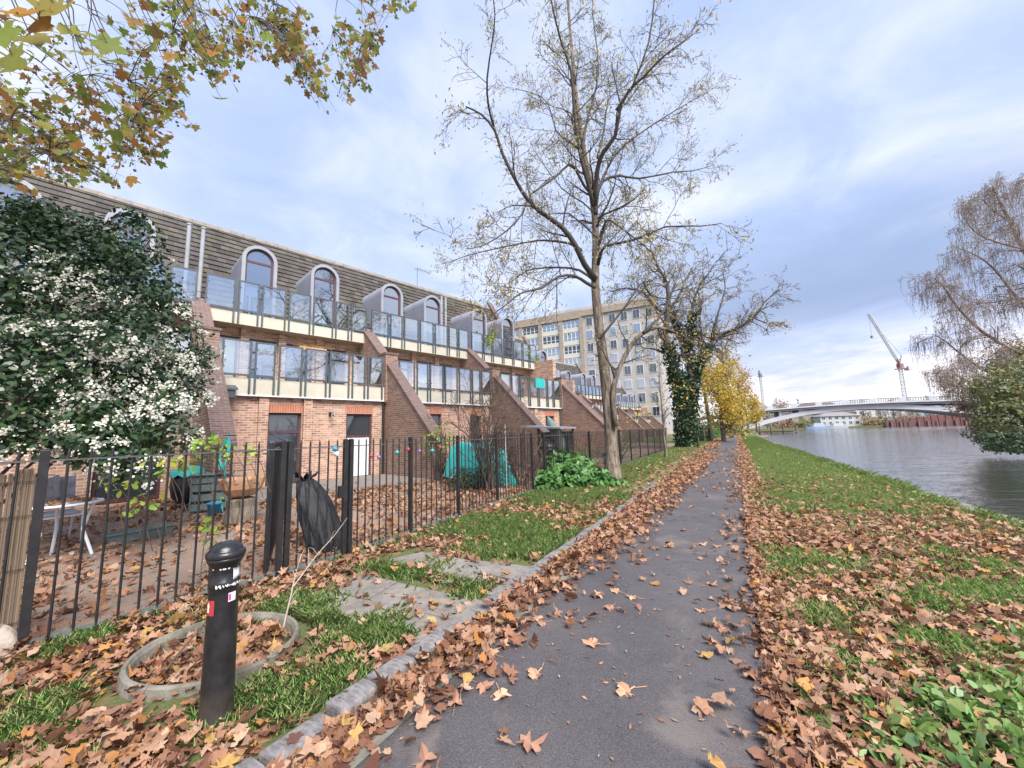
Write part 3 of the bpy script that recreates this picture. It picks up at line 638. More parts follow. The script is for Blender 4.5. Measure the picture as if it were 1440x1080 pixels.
# small fittings of the nearest block
MB().box(2.35,2.6,-.42,-.152,2.78,3.0).prism([(2.3,-.46,3.0),(2.65,-.46,3.0),(2.62,-.2,3.12),(2.33,-.2,3.12)], (0,0,.05)).build('hopper', M['rail'], T1)
wl = MB().box(5.42,5.50,-.03,-.002,2.28,2.42).build('wall_lamp', M['black'], T1); wl2 = MB().tube([(5.46,-.03,2.36),(5.46,-.12,2.42),(5.46,-.2,2.40)], .012, 6).lathe([(.03,.1),(.07,.0),(.075,-.02)], 8, (5.46,-.2,2.30)); wl2.build('lamp_shade', M['black'], wl)
MB().tube([(7.45,-.08,0),(7.45,-.08,2.86)], .045, 10).build('downpipe', M['black'], T1)
MB().tube([(1.52,-.08,0),(1.52,-.08,2.86)], .045, 10).build('downpipe', M['purple'], T1)
MB().tube([(19.05,-.08,0),(19.05,-.08,2.86)], .045, 10).build('downpipe', M['rail'], T1)
an = MB().tube([(12.9,6.0,10.8),(12.9,6.0,12.0)], .018, 6).bar((12.7,6.0,11.95),(13.9,6.0,11.95), .02)
for k in range(7): an.bar((12.85+.16*k,5.75,11.95),(12.85+.16*k,6.25,11.95), .012)
an.build('roof_aerial', M['greymetal'], T1)
MB().box(13.5+3.1,13.5+3.9,-.26,-.215,4.0,4.55).build('balcony_screen', M['teal'], T1)
# low timber-edged patio in front of the second garden
pt = MB().prism([W(1.95+.2,3.0), W(7.5,3.0), W(7.5,.02), W(2.15,.02)], (0,0,.10)); tag(pt.build('patio', M['slab']), kind='structure')
# ------------------------------------------------------------------ railings
def fence(name, label, pts, cat='fence', group=None, postat=None, ph=1.48, step=.118, rails=(1.40,.10), capo=False, thin=.0095):
    P = [Vector((p[0],p[1],0)) for p in pts]
    root = thing(name, label, cat, P[0], 0, group); nposts = len(P) if postat is None else len(postat)
    for i in (range(len(P)) if postat is None else postat):
        mb = MB(); d = (P[min(i+1,len(P)-1)]-P[max(i-1,0)]).normalized(); x = Vector((-d.y,d.x,0))
        mb.obox(P[i]+Vector((0,0,ph/2)), d*.026, x*.026, Vector((0,0,ph/2))); mb.obox(P[i]+Vector((0,0,ph+.004)), d*.021, x*.021, Vector((0,0,.006)))
        mb.build('post', M['black'], root, world=True, bevel=.004)
    for a, b in zip(P, P[1:]):
        d = (b-a); L = d.length; d.normalize(); a2, b2 = a+d*.028, b-d*.028
        x = Vector((-d.y,d.x,0))
        MB().bar(a2+Vector((0,0,rails[0])), b2+Vector((0,0,rails[0])), .036, .012).build('rail', M['rail2'], root, world=True)
        MB().bar(a2+Vector((0,0,rails[1])), b2+Vector((0,0,rails[1])), .012, .05).build('rail', M['rail3'], root, world=True)
        k = max(2, round(L/step))
        for i in range(1, k):
            q = a + d*(L*i/k)
            MB().tube([q+Vector((0,0,.06)), q+Vector((0,0,ph-.02)), q+Vector((0,0,ph+.004))], [thin,thin,thin*.5], 6).build('picket', M['black'], root, world=True)
    return root
M['rail2'] = pmat('worn_grey_rail', (.10,.105,.115), (.05,.05,.056), 12, .5, .1)
M['rail3'] = pmat('green_grey_rail', (.14,.17,.165), (.08,.095,.09), 10, .6, .2)
F = [G(28,930), G(390,820), G(490,790), G(577,757), G(645,732), G(700,712), G(750,695)]
lead = F[0] + (F[0]-F[1]).normalized()*1.7
fence('railing_fence', 'black railings at the left edge, with the reed screen behind them', [lead, F[0], F[1]])
gate = fence('garden_gate', 'black railed gate between two posts, right of the bollard', [F[1]+(F[2]-F[1]).normalized()*.075, F[2]-(F[2]-F[1]).normalized()*.07], 'gate')
MB().obox(F[1].lerp(F[2],.86)+Vector((0,0,.85)), (F[2]-F[1]).normalized()*.04, Vector((.02,-.02,0)), Vector((0,0,.07))).build('latch', M['black'], gate, world=True)
fence('railing_fence', 'black railings with coloured baubles, in front of the turquoise cover', F[2:])
# the gate's other post, the return at the ivy bank and the long run beyond it
far = [path(s, -4.42+.012*s) for s in (9.0, 10.6, 12.4, 14.2, 16, 17.8, 19.6, 21.4, 23.2, 25, 27)]
fence('railing_fence', 'long black railings receding behind the big tree to the ivy tree', far, thin=.009, step=.13)
def toward(a, u, v): return W(u, v)
fence('railing_fence', 'black railings dividing two gardens, running back behind the gate', [F[1]+Vector((-.22,.16,0)), W(4.9,6.9), W(4.4,4.9), W(4.1,3.2)] if False else [F[1]+Vector((-.19,.10,0)), F[1]+Vector((-1.0,1.6,0)), F[1]+Vector((-1.8,3.15,0))], step=.10)
fence('railing_fence', 'black railings dividing two gardens beyond the ivy bank, left of the big trunk', [path(11.2,-4.6), path(11.2,-6.2), path(11.2,-7.8), path(11.2,-9.0)], step=.12)
# ------------------------------------------------------------------ things in the foreground
bo = thing('bollard', 'black cast iron bollard with flaking white ring and red sticker', 'bollard', G(303,1022,.04))
bo.scale = (.78,.78,.935)
MB().lathe([(.118,-.05),(.116,.0),(.110,.03),(.099,.07),(.095,.12),(.091,.40),(.086,.70),(.085,.735),(.091,.742),(.093,.76),(.090,.775),(.081,.785),(.079,.845),(.083,.852),(.092,.862),(.107,.885),(.112,.90)], 40).build('post', M['bollard'], bo, smooth=True)
MB().lathe([(.1121,.90),(.116,.908),(.117,.920),(.112,.932),(.103,.938),(.099,.940),(.097,.946),(.090,.957),(.074,.970),(.052,.980),(.028,.985),(.006,.986)], 40).build('cap', M['bollard'], bo, smooth=True)
def curved(name, a0, a1, z0, z1, r0, r1, mat, parent, n=10, ragged=0):
    mb = MB(); vs = []; random.seed(4)
    for i in range(n+1):
        a = R_(a0+(a1-a0)*i/n); j = random.uniform(0,ragged)
        for z, r in ((z0+j, r0), (z1-random.uniform(0,ragged), r1)): vs.append((r*math.cos(a), r*math.sin(a), z))
    mb.add(vs, [(2*i,2*i+2,2*i+3,2*i+1) for i in range(n)]); o = mb.build(name, mat, parent, smooth=True); return o
FACE = math.degrees(math.atan2(-bo.location.y, -bo.location.x))
st = curved('sticker', FACE-72, FACE-32, .605, .685, .0895, .0888, M['red'], bo)
ar = MB()
def onc(a, z, r=.0905): return (r*math.cos(R_(a)), r*math.sin(R_(a)), z)
ar.add([onc(FACE-66,.62),onc(FACE-54,.62),onc(FACE-54,.655),onc(FACE-66,.655)], [(0,1,2,3)]); ar.add([onc(FACE-70,.652),onc(FACE-50,.652),onc(FACE-60,.678)], [(0,1,2)]); ar.build('arrow_mark', M['sticker'], st)
s2 = curved('sticker', FACE+18, FACE+50, .665, .712, .0885, .0878, M['sticker'], bo); curved('pink_mark', FACE+19, FACE+29, .672, .706, .0892, .0886, M['pink'], s2)
curved('white_ring', FACE-30, FACE+85, .742, .768, .0938, .0941, M['sticker'], bo, 40, .018)
curved('paint_flakes', FACE+35, FACE+80, .770, .845, .0860, .0815, M['sticker'], bo, 24, .03)
for a in (-55,-20,-8,12,-2): curved('paint_flake', FACE+a, FACE+a+9, .840, .852, .0825, .0845, M['sticker'], bo, 4, .006)
gl = MB(); gl.ball((0,0,0), .03, 10, (1,.7,.05)); g = gl.build('paint_scuff', M['sticker'], bo); g.location = (.02*math.cos(R_(FACE))-.05, .02, .975); g.rotation_euler = (-.35,-.45,0); g.scale = (1,1,1)
# concrete ring planter
pc = G(306,930,.02); pl = thing('ring_planter', 'low round weathered concrete planter ring filled with leaves, behind the bollard', 'planter', pc)
ob = MB().lathe([(.505,-.06),(.515,.04),(.508,.105),(.497,.118),(.48,.116),(.465,.09),(.45,-.02),(.45,-.06)], 56).build('rim', M['concrete'], pl, smooth=False); ob.rotation_euler = (R_(3.5), R_(2), 0); ob.scale = (.95,.84,1)
ob.rotation_euler.z = R_(35)
MB().lathe([(.448,-.05),(.448,.0),(.01,.02)], 32).build('soil', M['soil'], pl)
rr = np.random.default_rng(5); a = rr.uniform(0,6.28,420); q = .42*np.sqrt(rr.uniform(0,1,420))
leaves('leaf_fill', np.stack([pc.x+q*np.cos(a), pc.y+q*np.sin(a), pc.z+.03+np.abs(rr.normal(size=420))*.03],1), .095, LITTER, M['litter'], pl, np.array([0,0,1.]), .6, .8, 6)['kind'] = 'stuff'
def sapling(name, label, base, tip, k, seed, mat='twig', cat='sapling', leafcol=None, r0=.008):
    random.seed(seed); root = thing(name, label, cat, base); base, tip = Vector(base), Vector(tip); mb = MB(); L = (tip-base).length
    pts = [base.lerp(tip,t)+Vector((random.uniform(-1,1),random.uniform(-1,1),0))*.02*L*(0<t<1) for t in (0,.25,.5,.75,1)]; tips = []
    mb.tube(pts, [r0,r0*.8,r0*.65,r0*.45,r0*.25], 6)
    for i in range(k):
        t = random.uniform(.3,.98); p = base.lerp(tip,t); d = Vector((random.uniform(-1,1),random.uniform(-1,1),random.uniform(.2,1))).normalized()*L*random.uniform(.12,.3)
        mb.tube([p, p+d*.5+Vector((0,0,.02)), p+d], [r0*.4,r0*.3,r0*.15], 4); tips += [p+d, p+d*.6]
    mb.build('stem', M[mat], root, world=True)
    if leafcol: leaves('leaves', np.array([tuple(t) for t in tips]), .08, OVAL, leafcol, root, np.array([0,-.3,.6]), .7, .5, seed)
    return root
M['limeleaf'] = imat('lime_leaf', [(.25,.38,.05),(.16,.32,.05),(.45,.42,.06),(.30,.45,.09)], .5, .35)
sapling('sapling', 'bare dark twig standing in the left of the ring planter', G(222,962,.05), G(222,962,.05)+Vector((.26,.25,.50)), 3, 2)
sapling('sapling', 'pale thin sapling at the right rim of the ring planter', G(398,885,.06), G(398,885,.06)+Vector((.05,.10,.46)), 4, 3, 'stone')
sapling('sapling', 'pale dry stalks leaning by the gate post', G(405,835,.05), G(405,835,.05)+Vector((.42,.3,.62)), 5, 9, 'stone')
sapling('sapling', 'slender branching sapling behind the fence by the bollard', G(245,845,0)+Vector((0,.3,0)), G(245,845,0)+Vector((-.05,.45,.85)), 9, 4, 'timber', leafcol=M['limeleaf'])
# yellow-green climber over the railing
M['bag'] = pmat('black_polythene', (.010,.010,.014), (.020,.020,.026), 8, .45, .5, 14, spec=.15)
cl = thing('climber', 'lime green climber trailing over the top rail left of the gate', 'climber', F[1].lerp(F[0],.25))
cs = MB(); tips = []; random.seed(12)
for px, py, Y in ((250,650,3.75),(275,640,3.85),(292,622,3.9),(330,636,4.05),(355,632,4.1),(300,640,3.95),(240,668,3.7),(190,680,3.5),(150,685,3.4),(172,690,3.45),(215,705,3.6),(225,645,3.7),(345,640,4.1),(262,655,3.8),(285,628,3.9),(305,618,3.9),(190,715,3.5),(205,712,3.55)):
    a = D(px+25, py+60, Y+.05); b = D(px, py, Y); cs.tube([a, a.lerp(b,.5)+Vector((0,0,.06)), b], [.004,.003,.002], 4)
    for k in range(9 if py < 660 else 6): tips.append(b+Vector((random.uniform(-.11,.11),random.uniform(-.09,.09),random.uniform(-.07,.07))))
cs.build('stem', M['twig'], cl, world=True); leaves('leaves', np.array([tuple(t) for t in tips]), .075, OVAL, M['limeleaf'], cl, np.array([0,-.5,.5]), .6, .5, 8)
# reed screen behind the railings, far left
d = (F[0]-lead).normalized(); bk = Vector((-d.y,d.x,0))*.10; rs = thing('reed_screen', 'weathered brown reed screen behind the left end of the railings', 'screen', lead+bk)
mb = MB(); k = 150; random.seed(2)
M['reed'] = imat('reed', [(.22,.16,.11),(.15,.11,.08),(.28,.21,.15),(.11,.085,.065)], .8, 0)
for i in range(k):
    p = lead+bk+d*(1.68*i/k)+Vector((random.uniform(-.004,.004),random.uniform(-.006,.006),0)); mb.tube([p+Vector((0,0,.03)), p+Vector((0,0,1.32+random.uniform(-.03,.03)))], .0066, 5)
mb.build('reeds', M['reed'], rs, world=True)
for z in (.25,.62,1.0,1.25): MB().bar(lead+bk+Vector((0,-.012,z))-bk*.12, lead+bk+d*1.68+Vector((0,-.012,z))-bk*.12, .004).build('wire', M['black'], rs, world=True)
def rock(name, label, c, r, sc, seed, mat):
    random.seed(seed); mb = MB(); mb.ball((0,0,0), r, 16, sc); mb.v = [(x*(1+.12*math.sin(9*y/r+seed)+random.uniform(-.05,.05)), y*(1+random.uniform(-.06,.06)), z*(1+.1*math.cos(7*x/r)+random.uniform(-.05,.05))) for x,y,z in mb.v]
    o = mb.build(name, mat, smooth=True); o.location = c; return tag(o, label, 'stone')
rock('stone', 'pale rough stone against the post foot at the left edge', F[0]+Vector((-.10,-.07,.10)), .16, (.75,.75,1.0), 1, M['stone'])
rock('stone', 'greenish block sunk in the leaves at the lower left edge', G(8,975,.02), .12, (.7,.6,.9), 5, M['concrete'])
# ------------------------------------------------------------------ things in the gardens
# round bistro table and cushioned chair
tp = Vector((-6.25,5.45,0)); tb = thing('garden_table', 'round glass topped table with white rim, strewn with leaves', 'table', tp)
MB().lathe([(.37,.70),(.39,.705),(.395,.72),(.39,.735),(.37,.738),(.365,.725)], 40).build('rim', M['white'], tb, smooth=True); MB().lathe([(.363,.712),(.363,.724)], 40).build('tabletop', M['wglassd'], tb)
for k in range(3):
    a = 2*PI*k/3+.5; MB().tube([(.31*math.cos(a),.31*math.sin(a),.70),(.22*math.cos(a),.22*math.sin(a),.36),(.34*math.cos(a),.34*math.sin(a),0)], .019, 8).build('leg', M['white'], tb)
rr = np.random.default_rng(8); a = rr.uniform(0,6.28,46); q = .34*np.sqrt(rr.uniform(0,1,46))
tag(leaves('fallen_leaves', np.stack([tp.x+q*np.cos(a), tp.y+q*np.sin(a), np.full(46,.75)],1), .12, LITTER, M['litter'], None, np.array([0,0,1.]), .4, .7, 9), 'brown leaves lying on the round garden table', 'leaf litter', kind='stuff')
ch = thing('garden_chair', 'metal garden chair with a buttoned grey back cushion', 'chair', (-7.15,6.15,0), R_(62))
for x in (-.24,.24):
    MB().tube([(x,-.24,0),(x,-.22,.44),(x,-.22,.62),(x,.2,.64)], .014, 8).build('leg', M['white'], ch); MB().tube([(x,.32,0),(x,.22,.44),(x,.34,1.06)], .014, 8).build('leg', M['white'], ch)
MB().box(-.24,.24,-.24,.24,.43,.45).build('seat', M['white'], ch); MB().box(-.22,.22,-.22,.22,.45,.50).build('seat_cushion', M['cushion'], ch, bevel=.02)
mb = MB(); vs = []; n = 18                                   # tufted back cushion
for i in range(n+1):
    for j in range(n+1):
        u, v = i/n, j/n; pf = abs(math.sin(3*PI*u))**.45*abs(math.sin(3*PI*v))**.45
        vs.append((-.24+.48*u, .19+.12*v-.02-.055*pf, .52+.50*v))
mb.add(vs, [(i*(n+1)+j,(i+1)*(n+1)+j,(i+1)*(n+1)+j+1,i*(n+1)+j+1) for i in range(n) for j in range(n)]); mb.bar((0,.24,.55),(0,.33,1.02),.46,.03,(1,0,0))
mb.build('back_cushion', M['cushion'], ch, smooth=True)
tr = thing('trough', 'low grey green window trough on the leafy garden floor', 'planter', (-6.0,6.35,0), R_(62))
MB().prism([(-.36,-.09,.0),(-.40,-.11,.15),(-.40,.11,.15),(-.36,.09,0)], (.0,0,0)) ; mb = MB()
lo, hi = (.36,.075,0.0), (.41,.10,.16)
vs = [(sx*a,sy*b,z) for a,b,z in (lo,hi) for sx,sy in ((-1,-1),(1,-1),(1,1),(-1,1))]; mb.add(vs, [(3,2,1,0),(0,1,5,4),(1,2,6,5),(2,3,7,6),(3,0,4,7)]); mb.build('box', M['crate'], tr)
MB().box(-.39,.39,-.09,.09,.12,.14).build('soil', M['soil'], tr)
for a in ((-.43,.43,-.12,-.10),(-.43,.43,.10,.12),(-.43,-.41,-.0995,.0995),(.41,.43,-.0995,.0995)): MB().box(*a,.145,.17).build('lip', M['crate'], tr)
bb = thing('barbecue', 'black barrel barbecue with a turquoise cover on top, by the brick wall', 'barbecue', (-7.7,9.3,0), R_(20))
MB().lathe([(.22,.12),(.33,.25),(.37,.5),(.35,.72),(.2,.86),(.05,.9)], 20).build('body', M['blackplastic'], bb, smooth=True)
for k in range(3): a = 2*PI*k/3; MB().tube([(.22*math.cos(a),.22*math.sin(a),.3),(.34*math.cos(a),.34*math.sin(a),0)], .016, 6).build('leg', M['black'], bb)
mb = MB(); random.seed(3); n = 24
vs = [(0,0,.97)] + [(r_*math.cos(2*PI*i/n), r_*math.sin(2*PI*i/n), z+.04*math.sin(i*2.3)*(r_>.3)) for r_,z in ((.2,.94),(.34,.86),(.40,.74)) for i in range(n)]
mb.add(vs, [(0,1+i,1+(i+1)%n) for i in range(n)] + [(1+k*n+i,1+(k+1)*n+i,1+(k+1)*n+(i+1)%n,1+k*n+(i+1)%n) for k in range(2) for i in range(n)]); mb.build('cover', M['teal'], bb, smooth=True)
cr = thing('storage_crate', 'grey green slatted plastic crate beside the black barbecue', 'crate', (-6.75,8.75,0), R_(25))
for z in (.05,.25,.45,.62):
    for a in ((-.30,.30,-.22,-.20),(-.30,.30,.20,.22),(-.30,-.28,-.1995,.1995),(.28,.30,-.1995,.1995)): MB().box(*a,z,z+.14).build('slat', M['crate'], cr)
for x in (-.325,.301):
    for y in (-.235,.211): MB().box(x,x+.024,y,y+.024,0,.78).build('corner_post', M['crate'], cr)
MB().box(-.36,.36,-.27,.27,.781,.82).build('lid', M['crate'], cr, bevel=.01)
po = thing('plant_pot', 'bright blue plant pot on the ground beside the grey green crate', 'pot', (-6.25,8.2,0)); MB().lathe([(.09,0),(.12,.22),(.135,.225),(.135,.26),(.115,.26),(.10,.2)], 20).build('pot', M['blue'], po, smooth=True); MB().lathe([(.10,.19),(.10,.21)],14).build('soil', M['soil'], po)
ho = thing('hose', 'turquoise hose coiled on the brick wing wall above the crate', 'hose', (-6.35,8.55,1.3)); mb = MB(); random.seed(6)
for k in range(7): mb.tube([(.09*math.sin(t)*random.uniform(.8,1.1), -.03*k*.3+.05*math.cos(t), .30*math.cos(t)*random.uniform(.9,1.05)-.02*k) for t in [2*PI*i/16 for i in range(17)]], .011, 5)
mb.build('coil', M['teal'], ho); MB().tube([(0,0,-.25),(.03,0,-.7),(-.05,0,-1.0),(.1,-.1,-1.29)], .011, 5).build('hose_end', M['teal'], ho)
MB().tube([(0,.3,.34),(0,-.08,.34)], .012, 6).build('bracket', M['black'], ho)
su = G(338,735); sp = thing('stump', 'rough grey stone stump under the terracotta basket', 'stump', su); MB().lathe([(.30,-.02),(.27,.1),(.23,.3),(.235,.42),(.2,.45)], 14).build('trunk', M['bark'], sp)
ba = thing('terracotta_bowl', 'half round terracotta basket planter with folded panels on the stump', 'planter', (su.x,su.y,.45)); mb = MB(); n = 28; vs = []
for k, (r, z) in enumerate(((.08,.0),(.22,.06),(.32,.18),(.36,.32),(.37,.36))):
    for i in range(n): a = 2*PI*i/n; w = 1+.05*(1 if i%4<2 else -1)*(k>0); vs.append((r*w*math.cos(a), r*w*math.sin(a), z+.02*(k==4)*math.sin(i*1.7)))
mb.add(vs, [tuple(range(n-1,-1,-1))] + [(k*n+i,k*n+(i+1)%n,(k+1)*n+(i+1)%n,(k+1)*n+i) for k in range(4) for i in range(n)]); mb.build('bowl', M['terracotta'], ba); MB().lathe([(.34,.28),(.34,.30)], 20).build('soil', M['soil'], ba)
# slumped black refuse sack
bn = thing('refuse_sack', 'shiny black refuse sack slumped against the railings behind the gate', 'sack', (-2.72,5.48,0)); random.seed(31)
mb = MB(); ax = [Vector((.20,-.10,.0)),Vector((.17,-.08,.06)),Vector((.12,-.05,.18)),Vector((.03,0,.36)),Vector((-.07,.05,.56)),Vector((-.16,.09,.72)),Vector((-.23,.12,.83)),Vector((-.27,.13,.90)),Vector((-.285,.13,.93))]
wd = [.13,.20,.235,.235,.215,.185,.15,.12,.09]; vs = []; n = 40
for k, (c, w_) in enumerate(zip(ax, wd)):
    for i in range(n):
        a = 2*PI*i/n; r_ = w_*(1+.07*math.sin(5*a+1.3*k)+.05*math.sin(11*a-2*k)+random.uniform(-.03,.03)); vs.append(c+Vector((.86,.5,.1))*r_*math.cos(a)+Vector((-.42,.72,.35))*r_*.72*math.sin(a))
mb.add(vs, [tuple(range(n-1,-1,-1)), tuple(range((len(ax)-1)*n, len(ax)*n))] + [(k*n+i,k*n+(i+1)%n,(k+1)*n+(i+1)%n,(k+1)*n+i) for k in range(len(ax)-1) for i in range(n)])
mb.build('sack', M['bag'], bn)
nk = MB()
for a in (.4,1.6,2.9,4.3,5.3): q = Vector((math.cos(a),math.sin(a),.4))*.17; nk.add([ax[-1]+Vector((0,0,-.02)), ax[-1]+q*.6+Vector((.05,0,0)), ax[-1]+q+Vector((0,.02,.05)), ax[-1]+q*.7+Vector((-.05,.03,.0))], [(0,1,2,3)])
nk.build('open_top', M['bag'], bn)
# baubles strung along the railing
random.seed(1)
for px, py, mt, nm in ((522,641,'red','red foil bauble nearest the white door on the railings'),(533,643,'purpleball','small purple bauble right of the first red bauble'),(558.5,636,'teal','turquoise bauble left of the middle railing post'),(574,632,'red','red bauble touching the middle railing post'),(590,634.5,'purpleball','purple bauble between a red and a turquoise bauble'),(608,633.5,'teal','turquoise bauble right of the middle railing post'),(619,629,'red','last red bauble along the railings, before the turquoise cover'),(471,631,'blue','dark blue rosette on the top of the gate'),(473,638,'sticker','grey white rosette just under the blue rosette on the gate')):
    a, b = (F[1],F[2]) if px < 485 else ((F[2],F[3]) if px < 577 else (F[3],F[4])); u = ray(px,py); nn = Vector((b-a).y*Vector((1,0,0))-(b-a).x*Vector((0,1,0))); t = (a-CAM).dot(nn)/u.dot(nn); p = CAM+u*t-u.normalized()*.045
    r = .027; mb = MB()
    if 'rosette' in nm:
        for k in range(8): q = 2*PI*k/8; mb.ball((r*.8*math.cos(q), 0, r*.8*math.sin(q)), r*.5, 6, (1,.5,1))
    mb.ball((0,0,0), r*(.8 if 'rosette' in nm else 1), 12); o = mb.build('bauble', M[mt], smooth=True); o.location = p; tag(o, nm, 'bauble')
    MB().tube([(0,0,r),(0,.01,r+.03)], .004, 5).build('hanger', M['greymetal'], o)
# turquoise tarpaulin over a stack of furniture
tc = Vector((-1.05,11.6,0)); ta = thing('tarpaulin', 'turquoise tarpaulin draped over garden furniture behind the railings', 'tarpaulin', tc, R_(-35)); mb = MB(); n = 22; vs = []; random.seed(9)
for i in range(n+1):
    for j in range(n+1):
        u, v = -1+2*i/n, -1+2*j/n; h = 1.27-.36*max(0,u-.0)-.10*max(0,-u) if max(abs(u),abs(v)) < .72 else 1.20-.36*max(0,u)-.9*(max(abs(u),abs(v))-.72)/.28
        vs.append((u*.95*(1+.03*math.sin(9*v)), v*.62*(1+.05*math.sin(7*u)), h+.035*math.sin(6*u+4*v)+random.uniform(-.012,.012)))
mb.add(vs, [(i*(n+1)+j,(i+1)*(n+1)+j,(i+1)*(n+1)+j+1,i*(n+1)+j+1) for i in range(n) for j in range(n)]); mb.build('sheet', M['teal'], ta, smooth=True)
for x in (-.7,.7):
    for y in (-.42,.42): MB().box(x-.03,x+.03,y-.03,y+.03,0,.8).build('leg', M['timber'], ta)
# trellis poles by the bare bush
tl = thing('clothes_line', 'two thin pale metal poles with a crossbar beside the bare bush', 'clothes pole', (-.35,10.2,0)); 
for x, y in ((-.23,.55),(.12,.2)): MB().tube([(x,y,0),(x,y,1.75)], .022, 8).build('pole', M['pipe'], tl)
MB().tube([(-.235,.55,1.70),(.125,.2,1.70)], .012, 6).build('crossbar', M['pipe'], tl)
sh = thing('garden_shelter', 'low dark shelter with a pale sloping edge board behind the bare bush', 'shelter', (1.3,15.0,0), R_(-38))
MB().prism([(-.9,-.5,1.72),(.9,-.5,1.60),(.9,-.5,1.66),(-.9,-.5,1.78)], (0,1.2,0)).build('roof', M['pipe'], sh)
for x in (-.8,.8):
    for y in (-.45,.6): MB().box(x-.035,x+.035,y-.035,y+.035,0,1.64).build('post', M['timber'], sh)
MB().box(-.76,.76,.57,.6,0,1.5).build('back_panel', M['timber'], sh)
kb = thing('kettle_barbecue', 'shiny black kettle barbecue behind the ivy bank', 'barbecue', (1.25,14.2,0)); MB().lathe([(.05,.62),(.25,.70),(.33,.85),(.335,.9)], 24).build('bowl', M['blackplastic'], kb, smooth=True); MB().lathe([(.335,.905),(.32,1.0),(.22,1.12),(.05,1.17)], 24).build('lid', M['blackplastic'], kb, smooth=True)
for k in range(3): a = 2*PI*k/3; MB().tube([(.2*math.cos(a),.2*math.sin(a),.72),(.36*math.cos(a),.36*math.sin(a),0)], .013, 6).build('leg', M['greymetal'], kb)
MB().tube([(-.05,0,1.17),(-.05,0,1.22),(.05,0,1.22),(.05,0,1.17)], .01, 6).build('handle', M['timber'], kb)
pb = thing('covered_parasol', 'grey green covered parasol leaning by the brick wall behind the ivy bank', 'parasol', (1.9,15.2,0), R_(10)); 
M['cover'] = pmat('grey_green_cover', (.22,.29,.27), (.15,.21,.20), 5, .7, .3, 10)
mb = MB(); mb.tube([(-.55,0,2.1),(-.45,0,1.9),(-.2,0,1.4),(.05,0,.8),(.15,0,.35)], [.03,.13,.22,.2,.08], 10); mb.v = [(x, y*(1+.4*math.sin(z*9)), z) for x,y,z in mb.v]; mb.build('cover', M['cover'], pb, smooth=True); MB().tube([(.15,0,.4),(.22,0,0)], .025, 8).build('pole', M['greymetal'], pb); MB().lathe([(.25,0),(.25,.06),(.05,.1)], 16, (.22,0,0)).build('base', M['concrete'], pb)
hp = thing('wire_hoop', 'pair of bent pale wire hoops beside the big tree trunk', 'hoop', path(11.1,-4.05)); 
for k in range(3): MB().tube([(-.34+.10*k,0,0),(-.28+.1*k,.05*k,.34),(-.05+.05*k,.1*k,.52),(.2,.05*k,.36),(.3+.05*k,0,0)], .010, 6).build('hoop', M['pipe'], hp)
bt = thing('storage_tub', 'blue lidded tub behind the far railings, right of the big tree', 'tub', path(17.6,-5.2)); MB().lathe([(.22,0),(.26,.42),(.28,.42),(.28,.47),(.1,.52)], 18).build('tub', pmat('deep_blue', (.02,.05,.35),(.02,.07,.40),4,.4,0), bt, smooth=True)
bt2 = thing('storage_tub', 'pale grey green tub beside the blue tub behind the far railings', 'tub', path(18.6,-5.1)); MB().lathe([(.24,0),(.27,.40),(.29,.40),(.29,.44),(.1,.46)], 18).build('tub', M['crate'], bt2, smooth=True)
# ------------------------------------------------------------------ trees and shrubs
def rotd(d, ang):
    ax = d.orthogonal().normalized(); ax.rotate(Quaternion(d, random.uniform(0, 2*PI))); q = d.copy(); q.rotate(Quaternion(ax, ang)); return q
def grow(out, tips, p, d, L, r, lvl, c):
    n = max(2, min(7, int(L/c.get('seg',.35))+1)); pts = [p.copy()]; dd = d.copy()
    tr = c['trop'][min(lvl, len(c['trop'])-1)]
    for i in range(n):
        dd = (dd + Vector((random.gauss(0,1),random.gauss(0,1),random.gauss(0,1)))*c['jit'] + Vector((0,0,tr))).normalized(); pts.append(pts[-1]+dd*(L/n))
    rad = [max(r*(1-.68*i/n), c.get('rmin',.004)) for i in range(n+1)]
    out.append((pts, rad, lvl))
    if lvl < c['max']: spawn(out, tips, pts, rad, L, lvl, c)
    else: tips.append((pts[-1], pts[max(0,n-1)], pts[n//2]))
def spawn(out, tips, pts, rad, L, lvl, c, t0=.18):
    k = c['kids'][min(lvl, len(c['kids'])-1)]; k = max(1, int(round(k*random.uniform(.75,1.25)))); n = len(pts)-1
    for j in range(k):
        t = t0+(1-t0)*(j+random.random())/k; x = min(t*n, n-.001); i = int(x); f = x-i; q = pts[i].lerp(pts[i+1], f); dv = (pts[i+1]-pts[i]).normalized()
        grow(out, tips, q, rotd(dv, R_(random.uniform(*c['ang']))), L*(c['ratio'][min(lvl,len(c['ratio'])-1)] if isinstance(c['ratio'],(list,tuple)) else c['ratio'])*random.uniform(.65,1.2)*(1-.35*t), max((rad[i]+(rad[i+1]-rad[i])*f)*c['rr'], c.get('rmin',.004)), lvl+1, c)
def limbs_mesh(name, out, mat, root, lv=None, sides=(9,7,5,4,3,3)):
    mb = MB()
    for pts, rad, l in out:
        if lv is None or l in lv: mb.tube(pts, rad, sides[min(l,5)], cap=False)
    return mb.build(name, mat, root, world=True, smooth=True)
def tipcloud(tips, per, sig, frac=1.0):
    P = []
    for t in tips:
        if random.random() > frac: continue
        for _ in range(per):
            b = random.choice(t); P.append((b.x+random.gauss(0,sig), b.y+random.gauss(0,sig), b.z+random.gauss(0,sig)))
    return np.array(P)
M['tanleaf'] = imat('autumn_small_leaf', [(.42,.31,.14),(.34,.34,.11),(.52,.36,.18),(.30,.22,.12),(.55,.46,.16),(.58,.52,.20)], .7, .5)
